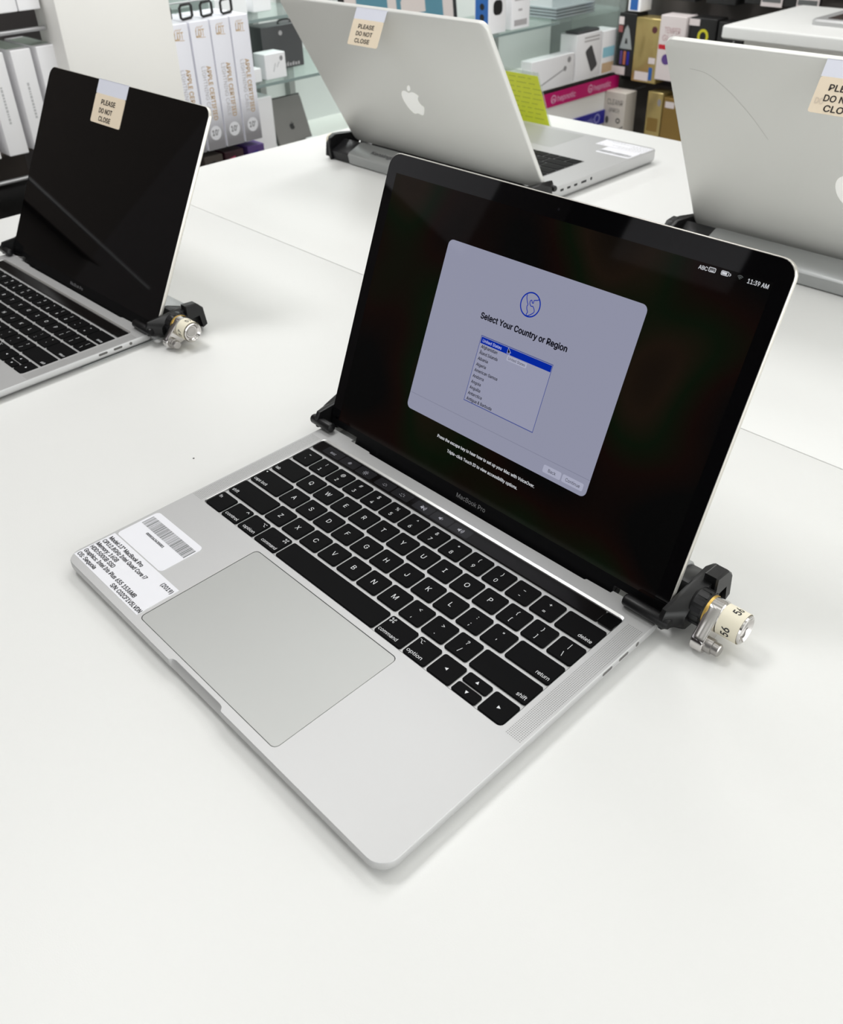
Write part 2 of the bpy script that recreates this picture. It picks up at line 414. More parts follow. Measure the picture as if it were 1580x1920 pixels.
def spec_stickers(parent, k=1.0, legible=True, x0=0.0, y0=0.0):
    d = 0.002
    f = Frame((x0, y0, 0))
    a = MB().slab(0.03, 0.353, 0.586, 0.669, 0.03, 0, d, 0, 4, f).build('barcode_sticker', PAPER, parent, 0)
    b = MB().box(0.022, 0.055, 0, 0.818, 0.345, d, 0, f).build('spec_sticker', PAPER, parent, 0)
    rnd = random.Random(5); p = MB(); x = 0.052
    while x < 0.578:
        w = rnd.choice((0.003, 0.003, 0.005, 0.008)); p.poly([(x, 0.527), (x + w, 0.527), (x + w, 0.619), (x, 0.619)], d + 0.0004, f)
        x += w + rnd.choice((0.003, 0.003, 0.004, 0.006))
    p.build('barcode', BARINK, a, 0)
    if legible: MB().text('0000363630001', 0.178, 0.484, 0.018, 0.21, f, d + 0.0004, bold=0.01).build('lettering', INK, a, 0)
    p = MB()
    L = (('Model:13" MacBook Pro', .044, .455, .303), ('CPU:2.8GHz Intel Quad Core i7', .038, .577, .258), ('Memory: 16GB', .034, .297, .215),
         ('HDD:500GB SSD', .035, .331, .172), ('Graphics: Intel Iris Plus 655 1536MB', .036, .675, .128), ('OS: Sequoia', .035, .256, .083),
         ('(2019)', .692, .808, .303), ('S/N: C02CF1V5LVDN', .468, .816, .083))
    for t, xa, xb, y in L:
        if legible: p.text(t, xa, y - 0.014, 0.029, xb - xa, f, d + 0.0004, 'L', 0.012)
        else:
            x = xa
            while x < xb - 0.02:
                w = rnd.uniform(0.02, 0.05); p.poly([(x, y - .012), (x + w, y - .012), (x + w, y + .006), (x, y + .006)], d + 0.0004, f); x += w + 0.014
    p.build('lettering', INK if legible else FAINT, b, 0)

# ------------------------------------------------------------------ keyboards
PU, PV, KX, KY = 0.18972, 0.188, 0.1408, 1.0426
def arrow(p, x, y, a, r, fr, d):
    p.poly([(x + r * math.cos(R(a + k)), y + r * math.sin(R(a + k))) for k in (0, 125, 235)], d, fr)
def keyboard13(root):
    zt = -0.002; d = zt + 0.0004
    rows = [[('`', '~', 1)] + [(a, b, 1) for a, b in zip('1234567890-=', '!@#$%^&*()_+')] + [('delete', 'R', 1.5)],
            [('tab', 'L', 1.5)] + [(c, '', 1) for c in 'QWERTYUIOP'] + [('[', '{', 1), (']', '}', 1), ('\\', '|', 1)],
            [('caps lock', 'L', 1.75)] + [(c, '', 1) for c in 'ASDFGHJKL'] + [(';', ':', 1), ("'", '"', 1), ('return', 'R', 1.75)],
            [('shift', 'L', 2.25)] + [(c, '', 1) for c in 'ZXCVBNM'] + [(',', '<', 1), ('.', '>', 1), ('/', '?', 1), ('shift', 'R', 2.25)],
            [('fn', 'L', 1), ('control', 'B', 1), ('option', 'B', 1), ('command', 'B', 1.25), ('space', '', 5), ('command', 'C', 1.25),
             ('option', 'C', 1), ('left', '', 1), ('updown', '', 1), ('right', '', 1)]]
    cw = {1: 0.171}
    for r, row in enumerate(rows):
        x = 0.0; v = KY + (4 - r) * PV; v0, v1 = v - 0.081, v + 0.081
        for a, b, w in row:
            u0 = KX + x * PU + 0.0095; u1 = KX + (x + w) * PU - 0.0095; uc = (u0 + u1) / 2; x += w
            if a == 'updown':
                for s0, s1, ang in ((v0, v - 0.006, -90), (v + 0.006, v1, 90)):
                    k = MB().slab(u0, s0, u1, s1, 0.014, -0.014, zt, 0.004, 3).build('key', KEY, root)
                    p = MB(); arrow(p, uc, (s0 + s1) / 2, ang, 0.013, FLAT, d); p.build('legend', KEYINK, k, 0)
                continue
            kk = MB().slab(u0, v0, u1, v1, 0.016, -0.014, zt, 0.004, 3).build('key', KEY, root)
            p = MB()
            if a in ('left', 'right'): arrow(p, uc, v, 180 if a == 'left' else 0, 0.013, FLAT, d)
            elif a == 'space': continue
            elif len(a) > 1:
                if b == 'L': p.text(a, u0 + 0.018, v0 + (0.02 if a != 'fn' else 0.10), 0.026, None, FLAT, d, 'L', 0, 0, 0.9) if a == 'fn' else p.text(a, u0 + 0.018, v0 + 0.022, 0.026, None, FLAT, d, 'L', 0, 0, 0.9)
                elif b == 'R': p.text(a, u1 - 0.018, v0 + 0.022, 0.026, None, FLAT, d, 'R', 0, 0, 0.9)
                elif b == 'B': p.text(a, u1 - 0.014, v0 + 0.022, 0.025, min(0.135, 0.02 * len(a)) if a != 'command' else 0.15, FLAT, d, 'R')
                else: p.text(a, u0 + 0.014, v0 + 0.022, 0.025, 0.115 if a == 'option' else 0.15, FLAT, d, 'L')
                if a == 'caps lock': p.disc(u0 + 0.024, v1 - 0.024, 0.006, FLAT, d, 10)
                ix = (u1 - 0.03) if b == 'B' else (u0 + 0.032); iy = v1 - 0.034
                if a == 'control': p.stroke([(ix - 0.012, iy - 0.004), (ix, iy + 0.01), (ix + 0.012, iy - 0.004)], 0.0045, FLAT, d)
                if a == 'option':
                    p.stroke([(ix - 0.018, iy + 0.011), (ix - 0.007, iy + 0.011), (ix + 0.006, iy - 0.011), (ix + 0.018, iy - 0.011)], 0.0032, FLAT, d)
                    p.stroke([(ix + 0.004, iy + 0.011), (ix + 0.018, iy + 0.011)], 0.0032, FLAT, d)
                if a == 'command':
                    q = 0.0065
                    p.stroke([(ix - q, iy - q), (ix + q, iy - q), (ix + q, iy + q), (ix - q, iy + q)], 0.0028, FLAT, d, True)
                    for sx in (-1, 1):
                        for sy in (-1, 1): p.ring(ix + sx * q * 1.75, iy + sy * q * 1.75, q * 0.75, 0.0028, FLAT, d, 10)
            elif b:
                p.text(a, uc, v - 0.05, 0.031, None, FLAT, d, 'C'); p.text(b, uc, v + 0.018, 0.029, None, FLAT, d, 'C')
            else: p.text(a, uc, v - 0.018, 0.037, None, FLAT, d, 'C')
            p.build('legend', KEYINK, kk, 0)

# ------------------------------------------------------------------ 13 inch laptop (front-left corner of the deck top at the origin)
W13, D13 = 3.041, 2.18
def outline13(i, dn, rear=True):
    W, D = W13, D13; r = 0.105 - i; p = []
    def arc(cx, cy, rad, a0, n=7):
        for k in range(n + 1):
            t = R(a0 + 90 * k / n); p.append((cx + rad * math.cos(t), cy + rad * math.sin(t)))
    arc(0.105, 0.105, r, 180)
    for u, f in ((1.255, 0), (1.264, .12), (1.270, .45), (1.282, .82), (1.305, 1), (1.735, 1), (1.758, .82), (1.770, .45), (1.776, .12), (1.785, 0)):
        p.append((u, i + dn * f))
    arc(W - 0.105, 0.105, r, -90)
    arc(W - 0.07, D - 0.07, 0.07 - i, 0, 5)
    for u, v in ((2.702, D), (2.698, 2.158), (2.525, 2.155), (2.515, 2.142), (0.535, 2.142), (0.525, 2.155), (0.312, 2.158), (0.308, D)):
        p.append((u, v - i))
    arc(0.07, D - 0.07, 0.07 - i, 90, 5)
    return p
def base13(root):
    m = MB(); nd = 0.026
    top = outline13(0.004, nd)
    rim = rr(0.139, 0.951, 2.892, 2.042, 0.034, 4); well = rr(0.143, 0.955, 2.888, 2.022, 0.024, 4); well2 = rr(0.143, 0.956, 2.888, 2.018, 0.024, 4); pad = rr(0.8435, 0.058, 2.1765, 0.905, 0.035, 4)
    m.fill([top, rim, pad], 0.0)
    m.rings([[Vector((x, y, z)) for x, y in outline13(i, dn)] for i, dn, z in
             ((0.06, 0.0, -0.088), (0.03, 0.0, -0.074), (0.012, 0.0, -0.064), (0.001, 0.002, -0.050), (0.0, 0.006, -0.044), (0.0, nd - 0.004, -0.006), (0.004, nd, 0.0))], True, False)
    for h, h2, z in ((well, well2, -0.0145), (pad, pad, -0.012)):
        a = [Vector((x, y, -0.003 if h is well else 0)) for x, y in h]; b = [Vector((x, y, z)) for x, y in h2]; n = len(h)
        m.add(a + b, [(i, n + i, n + (i + 1) % n, (i + 1) % n) for i in range(n)])
    m.fill([well2], -0.0145)
    base = m.build('base', ALU, root, 40)
    a = [Vector((x, y, 0)) for x, y in rim]; b = [Vector((x, y, -0.003)) for x, y in well]; n = len(rim)
    MB().add(a + b, [(i, n + i, n + (i + 1) % n, (i + 1) % n) for i in range(n)]).build('keyboard_rim', RIM, base, 0)
    MB().fill([pad], -0.0118).build('trackpad_gap', GAP, base, 0)
    MB().slab(0.847, 0.0615, 2.173, 0.9015, 0.033, -0.0116, -0.0015, 0.0015, 4).build('trackpad', ALUPAD, root)
    for x, y in ((0.3, 0.3), (W13 - 0.3, 0.3), (0.3, D13 - 0.35), (W13 - 0.3, D13 - 0.35)):
        MB().lathe(((-0.1, 0.07), (-0.092, 0.08), (-0.085, 0.08)), (x, y, 0), (0, 0, 1), 16).build('foot', BLKPL, base)
    for v0, v1 in ((1.612, 1.700), (1.762, 1.850)):
        fr = Frame((W13, 0, 0), (0, 1, 0), (0, 0, 1))
        MB().slab(v0, -0.034, v1, -0.012, 0.0108, -0.004, 0.0006, 0, 5, fr).build('usb_port', mat('port_dark', (86, 84, 82), 0.5), base, 0)
    MB().slab(1.922, -0.040, 1.952, -0.010, 0.0149, -0.004, 0.0006, 0, 5, Frame((W13, 0, 0), (0, 1, 0), (0, 0, 1))).build('audio_jack', mat('port_dark', (86, 84, 82), 0.5), base, 0)
    for u0 in (2.922, 0.017):
        p = MB()
        for i in range(9):
            for j in range(92):
                x, y = u0 + 0.006 + i * 0.0113, 0.953 + j * 0.0116
                p.disc(x, y, 0.0028, FLAT, 0.0003, 6)
        g = p.build('speaker_holes', mat('hole_dark', (88, 87, 84), 0.8), base, 0); g['kind'] = 'stuff'
    # touch strip
    tb = MB().slab(0.152, 1.905, 2.779, 2.014, 0.012, -0.015, -0.002, 0.002, 3).build('touch_strip', TBAR, root)
    MB().slab(2.782, 1.905, 2.887, 2.014, 0.012, -0.015, -0.002, 0.002, 3).build('fingerprint_key', mat('sensor_glass', (4, 4, 5), 0.05), root)
    return base, tb
def touch_icons(tb):
    d = -0.0014; e = -0.001; y = 1.957
    for u, w in ((0.345, 0.185), (0.53, 0.165), (0.706, 0.165), (0.913, 0.165), (1.09, 0.165), (1.30, 0.165), (1.475, 0.165), (1.651, 0.165)):
        MB().poly(rr(u - w / 2, 1.917, u + w / 2, 2.002, 0.012, 3), d).build('touch_tile', TTILE, tb, 0)
    def icon(p): p.build('touch_icon', TICON, tb, 0)
    p = MB(); p.text('esc', 0.345, y - 0.014, 0.026, 0.055, FLAT, e, 'C'); icon(p)
    for u, r in ((0.53, 0.006), (0.706, 0.009)):
        p = MB(); p.ring(u, y, r, 0.004, FLAT, e, 12)
        for k in range(8):
            a = k * math.pi / 4; p.stroke([(u + r * 1.7 * math.cos(a), y + r * 1.7 * math.sin(a)), (u + r * 2.6 * math.cos(a), y + r * 2.6 * math.sin(a))], 0.004, FLAT, e)
        icon(p)
    for u, r in ((0.913, 0.012), (1.09, 0.015)):
        p = MB()
        for k in range(5):
            a = k * math.pi / 4; p.stroke([(u + r * math.cos(a), y - 0.006 + r * math.sin(a)), (u + r * 1.6 * math.cos(a), y - 0.006 + r * 1.6 * math.sin(a))], 0.004, FLAT, e)
        p.stroke([(u - r * 0.5, y - 0.012), (u + r * 0.5, y - 0.012)], 0.004, FLAT, e); icon(p)
    for u, n in ((1.30, 3), (1.475, 1), (1.651, 3)):
        p = MB(); p.poly([(u - 0.026, y - 0.007), (u - 0.016, y - 0.007), (u - 0.004, y - 0.017), (u - 0.004, y + 0.017), (u - 0.016, y + 0.007), (u - 0.026, y + 0.007)], e)
        for k in range(n):
            rr_ = 0.011 + 0.008 * k; p.stroke([(u - 0.004 + rr_ * math.cos(R(a)), y + rr_ * math.sin(R(a))) for a in (-45, -20, 0, 20, 45)], 0.0035, FLAT, e)
        if u == 1.30: p.stroke([(u - 0.024, y + 0.02), (u + 0.024, y - 0.02)], 0.004, FLAT, e + 0.0002)
        icon(p)

def lid_frame(hv, hz, ang): return Frame((0, hv, hz), (1, 0, 0), (0, math.cos(R(ang)), math.sin(R(ang))))
def lid13(root, ang):
    fr = lid_frame(2.203, 0.0087, ang); L = 2.072
    rs = []
    for i, dd in ((0.05, -0.05), (0.012, -0.042), (0.0, -0.03), (0.0, -0.008), (0.005, -0.0005)):
        rs.append([fr(x, y, dd) for x, y in rr(-0.004 + i, 0.004 + i * 0.2, W13 + 0.006 - i, L - i, max(0.1 - i, 0.02), 6)])
    lid = MB().rings(rs).build('lid', ALUEDGE, root, 40)
    MB().poly(rr(0.06, 0.06, W13 - 0.06, L - 0.06, 0.06, 6)[::-1], -0.0503, fr).build('lid_back', ALULID, lid, 0)
    MB().box(0.318, -0.075, -0.045, 2.692, 0.02, -0.0004, 0, fr).build('hinge_cover', HINGE, lid, 0)
    MB().lathe(((0, 0.034), (2.35, 0.034)), (0.345, 2.232, -0.05), (1, 0, 0), 16).build('hinge_barrel', HINGE, root)
    gl = MB().slab(0.002, 0.006, W13 - 0.002, L - 0.008, 0.094, -0.002, 0.0006, 0, 6, fr).build('display_glass', BLACKGLASS, root, 0)
    p = MB(); p.poly(rr(0.012, 0.008, W13 - 0.012, 0.0575, 0.012, 3), 0.0009, fr); p.poly([(0.325, -0.07), (2.685, -0.07), (2.685, 0.0085), (0.325, 0.0085)], 0.0009, fr)
    p.build('chin', CHIN, gl, 0)
    MB().text('MacBook Pro', 1.374, -0.006, 0.031, 0.264, fr, 0.0014, 'L', 0.0).build('chin_lettering', CHINTEXT, gl, 0)
    MB().disc(1.523, 1.996, 0.009, fr, 0.0012, 14).build('webcam', mat('lens_dark', (22, 22, 26), 0.1), gl, 0)
    return fr, gl
def lit_screen(root, fr):
    d = 0.0012
    sc_ = MB().poly([(0.092, 0.058), (2.948, 0.058), (2.948, 1.935), (0.092, 1.935)], 0.001, fr).build('screen', WALLP, root, 0)
    def P(name, m, z, f):
        b = MB(); f(b, z); return b.build(name, m, sc_, 0)
    P('dialog_panel', DLG, 0.0014, lambda b, z: b.poly(rr(0.730, 0.414, 2.312, 1.625, 0.04, 5), z, fr))
    def globe(b, z):
        cx, cy, k = 1.520, 1.397, 0.00094
        b.ring(cx, cy, 0.0755, 0.0085, fr, z, 40)
        g = 0.0755 / 0.46
        A = [(-.26, .34), (-.25, .22), (-.16, .05), (-.11, -.02), (-.13, -.10), (-.10, -.20), (-.03, -.30), (-.06, -.38), (-.04, -.43), (.02, -.43),
             (.16, -.33), (.26, -.22), (.23, -.12), (.14, -.03), (.05, -.04), (-.03, .03), (-.05, .13), (.01, .18), (.06, .10), (.12, .10), (.12, .20), (.27, .25), (.35, .31)]
        b.stroke([(cx + x * g, cy + y * g) for x, y in smoothed(A, 4, False)], 0.0055, fr, z)
    P('globe_icon', DLGBLUE, 0.0018, globe)
    P('title_lettering', DLGINK, 0.0018, lambda b, z: b.text('Select Your Country or Region', 1.162, 1.204, 0.0385, 0.717, fr, z, 'L', 0.034))
    P('country_list', DLG2, 0.0018, lambda b, z: b.poly([(1.215, 0.648), (1.813, 0.648), (1.813, 1.097), (1.215, 1.097)], z, fr))
    P('list_border', DLGB, 0.0021, lambda b, z: b.stroke([(1.214, 0.647), (1.814, 0.647), (1.814, 1.098), (1.214, 1.098)], 0.007, fr, z, True))
    P('list_highlight', DLGBLUE, 0.0021, lambda b, z: b.poly([(1.219, 1.049), (1.810, 1.049), (1.810, 1.092), (1.219, 1.092)], z, fr))
    L = (('Afghanistan', 1.235, 1.376, 1.016), ('Åland Islands', 1.234, 1.395, 0.975), ('Albania', 1.235, 1.323, 0.935), ('Algeria', 1.234, 1.320, 0.894),
         ('American Samoa', 1.233, 1.435, 0.854), ('Andorra', 1.232, 1.330, 0.813), ('Angola', 1.233, 1.318, 0.772), ('Anguilla', 1.233, 1.328, 0.732),
         ('Antarctica', 1.232, 1.356, 0.692), ('Antigua & Barbuda', 1.232, 1.457, 0.653))
    for t, a, c, y in L: P('list_item', DLGINK, 0.0021, lambda b, z: b.text(t, a, y + 0.005, 0.0205, c - a, fr, z, 'L', 0.010))
    P('button_lettering', DLGINK, 0.0024, lambda b, z: b.text('Back', 2.010, 0.457, 0.021, 0.06, fr, z))
    P('button_lettering', DLGINK, 0.0024, lambda b, z: b.text('Continue', 2.147, 0.457, 0.021, 0.110, fr, z))
    P('highlight_lettering', DLGWHITE, 0.0024, lambda b, z: b.text('United States', 1.234, 1.060, 0.0205, 0.165, fr, z, 'L'))
    P('tooltip', DLGBTN, 0.0024, lambda b, z: b.poly(rr(1.460, 1.010, 1.626, 1.043, 0.006, 3), z, fr))
    P('tooltip_lettering', DLGINK, 0.0027, lambda b, z: b.text('United States', 1.473, 1.0185, 0.0175, 0.140, fr, z))
    cur = [(1.452, 1.092), (1.452, 1.052), (1.461, 1.060), (1.468, 1.046), (1.475, 1.050), (1.468, 1.063), (1.480, 1.063)]
    P('pointer', DLGINK, 0.0030, lambda b, z: b.fill([cur], z, fr))
    P('pointer_outline', DLGWHITE, 0.0032, lambda b, z: b.stroke(cur, 0.0035, fr, z, True))
    P('separator', DLGLINE, 0.0018, lambda b, z: b.poly([(0.735, 0.528), (2.31, 0.528), (2.31, 0.532), (0.735, 0.532)], z, fr))
    P('button', DLGBTN, 0.0019, lambda b, z: b.poly(rr(1.968, 0.443, 2.109, 0.493, 0.01, 3), z, fr))
    P('button', DLGBTN, 0.0019, lambda b, z: b.poly(rr(2.119, 0.443, 2.280, 0.493, 0.01, 3), z, fr))
    P('help_lettering', SCRTEXT, 0.0014, lambda b, z: b.text('Press the escape key to hear how to set up your Mac with VoiceOver.', 1.076, 0.318, 0.021, 0.873, fr, z, 'L', 0.010))
    P('help_lettering', SCRTEXT, 0.0014, lambda b, z: b.text('Triple-click Touch ID to view accessibility options.', 1.193, 0.2515, 0.021, 0.636, fr, z, 'L', 0.010))
    P('input_lettering', SCRTEXT, 0.0014, lambda b, z: b.text('ABC', 2.522, 1.897, 0.021, 0.054, fr, z, 'L', 0.01))
    P('clock_lettering', SCRTEXT, 0.0014, lambda b, z: b.text('11:39 AM', 2.812, 1.897, 0.023, 0.118, fr, z, 'L', 0.01))
    def batt(b, z):
        b.stroke(rr(2.657, 1.901, 2.700, 1.922, 0.005, 2), 0.0035, fr, z, True); b.poly([(2.661, 1.905), (2.690, 1.905), (2.690, 1.918), (2.661, 1.918)], z, fr)
        b.stroke([(2.707, 1.904), (2.713, 1.911), (2.707, 1.918)], 0.004, fr, z)
    P('battery_icon', SCRTEXT, 0.0014, batt)
    def kbd(b, z):
        b.stroke(rr(2.583, 1.899, 2.622, 1.921, 0.004, 2), 0.0035, fr, z, True)
        for i in range(4):
            for j in range(2): b.disc(2.590 + i * 0.008, 1.913 - j * 0.006, 0.002, fr, z, 6)
        b.stroke([(2.592, 1.9035), (2.613, 1.9035)], 0.003, fr, z)
    P('keyboard_icon', SCRTEXT, 0.0014, kbd)
    def wifi(b, z):
        for k in range(3):
            r = 0.006 + k * 0.008; b.stroke([(2.766 + r * math.cos(R(a)), 1.901 + r * math.sin(R(a))) for a in (45, 70, 90, 110, 135)], 0.004, fr, z)
    P('wifi_icon', SCRDIM, 0.0014, wifi)

# ------------------------------------------------------------------ laptop locking station, built in the laptop's own coordinates
def lock_station(label, loc, rz, W, D, zt, number, barrel=True, printed=False):
    t = thing('laptop_lock', label, 'lock', loc, rz, 'locking bars behind the laptops')
    dv = D - 2.18; q = zt + 0.1
    fx = Frame((0, dv, 0), (0, 1, 0), (0, 0, 1))          # extrude along u; poly = (v, z)
    prof = [(2.35, zt), (2.62, zt), (2.655, zt + 0.02), (2.68, zt + 0.14), (2.66, zt + 0.17), (2.42, zt + 0.265), (2.385, zt + 0.262), (2.36, zt + 0.22)]
    be = 0.36 if W > 3.5 else 0.10
    bar = MB().prism(prof, 0.28, W - be, fx, 0.006).build('bar', BARALU, t)
    sl = Frame((W - 1.05, dv + 2.66, zt + 0.1715), (-1, 0, 0), (0, -0.24, 0.095))
    if printed: MB().text('Kensington', -0.30, 0.09, 0.065, 0.56, sl, 0.002, 'L', 0.02).build('bar_lettering', mat('bar_print', (96, 96, 98), 0.5), bar, 0)
    if W < 3.5: MB().box(W - 0.21, 1.45, zt, W - 0.03, 2.34 + dv, zt + 0.010, 0.003).build('base_plate', BARALU, t)
    if W < 3.5: MB().box(0.03, 1.45, zt, 0.21, 2.34 + dv, zt + 0.010, 0.003).build('base_plate', BARALU, t)
    small = [(v if v < 2.5 else v - 0.012, z - 0.008 if z > zt + 0.02 else z) for v, z in prof]
    MB().prism(small, W - be, W + 0.02, fx, 0.004).build('sliding_end', BLKPL2, t)
    MB().prism(small, -0.02, 0.28, fx, 0.004).build('sliding_end', BLKPL2, t)
    ain = [(2.10, 0.002), (2.098, 0.085), (2.125, 0.13), (2.38, 0.15), (2.58, 0.165), (2.68, 0.125), (2.70, 0.0), (2.68, -0.095), (2.30, -0.095), (2.19, -0.035)]
    aout = [(2.205, 0.005), (2.207, 0.065), (2.245, 0.10), (2.40, 0.155), (2.56, 0.165), (2.635, 0.13), (2.66, 0.05), (2.655, -0.068), (2.34, -0.056), (2.235, -0.046)]
    sh = lambda P, k: [(2.4 + (v - 2.4) * k, 0.04 + (z - 0.04) * k + (q if z < -0.03 else 0)) for v, z in P]
    for s in (1, -1):
        u0, u1 = (W + 0.014, W + 0.118) if s > 0 else (-0.014, -0.118)
        rings = [[fx(v, z, uu) for v, z in P] for uu, P in ((u0, sh(ain, 0.97)), (u0 + s * 0.012, sh(ain, 1)), (u0 + s * 0.03, sh(ain, 1)), (u1 - s * 0.01, sh(aout, 1)), (u1, sh(aout, 0.96)))]
        if s < 0: rings = rings[::-1]
        a = MB().rings(rings).build('arm', BLKPL, t, 50)
        hk = MB()
        if s > 0: hk.lathe(((0, 0.018), (0.008, 0.034), (0.02, 0.039), (0.29, 0.039), (0.31, 0.03)), (W - 0.235, 2.13 + dv, 0.041), (1, 0, 0), 20)
        else: hk.lathe(((0, 0.018), (0.008, 0.034), (0.02, 0.039), (0.22, 0.039), (0.235, 0.03)), (0.125, 2.13 + dv, 0.041), (-1, 0, 0), 20)
        hk.build('hook', BLKPL, a)
    MB().prism([(2.47, 0.06 + q), (2.475, 0.205 + q), (2.60, 0.195 + q), (2.665, 0.13 + q), (2.685, -0.05 + q), (2.635, -0.07 + q), (2.62, 0.06 + q)], W + 0.06, W + 0.15, fx, 0.012).build('latch', BLKPL, t)
    if not barrel: return t
    ax = (W + 0.11, 2.362 + dv, 0.066 + q); o = Vector(ax)
    MB().lathe(((-0.03, 0.08), (0.0, 0.112), (0.05, 0.112), (0.075, 0.1)), ax, (1, 0, 0), 36).build('dial', BLKPL, t)
    rib = MB()
    for k in range(14):
        a = k * 2 * math.pi / 14
        f = Frame(o + Vector((0.005, math.cos(a) * 0.111, math.sin(a) * 0.111)), (1, 0, 0), (0, -math.sin(a), math.cos(a)))
        rib.box(0, -0.014, -0.002, 0.06, 0.014, 0.006, 0, f)
    rib.build('dial_ribs', BLKPL2, t, 0)
    MB().lathe(((0.075, 0.09), (0.075, 0.100), (0.09, 0.100), (0.09, 0.09)), ax, (1, 0, 0), 36).build('brass_ring', BRASS, t)
    MB().lathe(((0.09, 0.090), (0.285, 0.090), (0.303, 0.087), (0.307, 0.078), (0.29, 0.060), (0.28, 0.056), (0.275, 0.0)), ax, (1, 0, 0), 36, True, False).build('lock_barrel', CHROME, t)
    MB().lathe(((0.276, 0.05), (0.286, 0.046), (0.288, 0.0)), ax, (1, 0, 0), 24, True, False).build('keyway', STEEL, t)
    lab = MB().lathe(((0.165, 0.0945), (0.292, 0.0945)), ax, (1, 0, 0), 36, False, False).build('number_label', SLEEVE, t)
    class Wrap:
        def __init__(s, p0, u0): s.p0 = p0; s.u0 = u0
        def __call__(s, x, y, d=0):
            a = s.p0 + x / 0.0945; r = 0.0952
            return Vector((ax[0] + s.u0 - y, ax[1] - r * math.cos(a), ax[2] + r * math.sin(a)))
    p = MB(); p.text(number, 0, -0.022, 0.046, 0.062, Wrap(R(2), 0.225), 0, 'C', 0.02); p.text(number, 0, -0.022, 0.046, 0.062, Wrap(R(98), 0.235), 0, 'C', 0.02)
    p.build('number', INK, lab, 0)
    # clamp that hangs from the barrel, with its small second cylinder
    c0 = (2.362, 0.066 + q); c1 = (2.216, -0.030 + q); r0, r1 = 0.0985, 0.064; hull = []
    ang = math.atan2(c1[1] - c0[1], c1[0] - c0[0])
    for k in range(13):
        a = ang - math.pi / 2 + math.pi * k / 12; hull.append((c1[0] + r1 * math.cos(a), c1[1] + r1 * math.sin(a)))
    for k in range(13):
        a = ang + math.pi / 2 + math.pi * k / 12; hull.append((c0[0] + r0 * math.cos(a), c0[1] + r0 * math.sin(a)))
    cl = MB().prism(hull, W + 0.195, W + 0.272, fx, 0.006).build('clamp', CHROME, t)
    for k in (0, 1):
        n = Vector((0, -0.35, 0.94)).normalized()
        f = Frame(Vector((0, dv, 0)) + Vector((W + 0.206 + 0.035 * k, c1[0] + 0.06, c1[1] + 0.095)), (1, 0, 0), (0, 0.906, 0.423))
        MB().box(0, -0.006, -0.01, 0.016, 0.03, 0.004, 0.002, f).build('slot', STEEL, cl)
    MB().lathe(((0.0, 0.046), (0.05, 0.046), (0.051, 0.038), (0.088, 0.038), (0.094, 0.032), (0.094, 0.0)), (W + 0.262, c1[0] + dv, c1[1]), (1, 0, 0), 12, True, False).build('clamp_bolt', STEEL, cl)
    return t

# ------------------------------------------------------------------ the four laptops
main = thing('laptop', 'open silver laptop showing a country list on its lit screen', 'laptop', (0, 0, 0), 0, 'laptops on the display tables')
_, tb = base13(main); touch_icons(tb); keyboard13(main)
frm, glm = lid13(main, 67.8947); lit_screen(main, frm); spec_stickers(main)
lock_station('black laptop lock with the label 56 hooked to the laptop with the lit screen', (0, 0, 0), 0, W13, D13, ZT, '56')

lz, lrot = 0.0, R(1.1573); lloc = (-5.4639, -0.1595, 0.0)
left = thing('laptop', 'open laptop with a dark screen and a cream sticker over its front', 'laptop', lloc, lrot, 'laptops on the display tables')
base13(left); keyboard13(left)
frl, gll = lid13(left, 61.99)
ft = Frame(frl(0, 2.066, 0.0012), frl.u, frl.v)
keep_open_sticker(left, ft, 1.066, 1.646, 0, 0.423, 0.135, (('PLEASE', 1.206, 1.483, -0.232, 0.046), ('DO NOT', 1.197, 1.456, -0.316, 0.046), ('CLOSE', 1.220, 1.453, -0.396, 0.046)), 0.05)
lock_station('black laptop lock with the label 57 hooked to the dark screened laptop', lloc, lrot, W13, D13, ZT, '57')

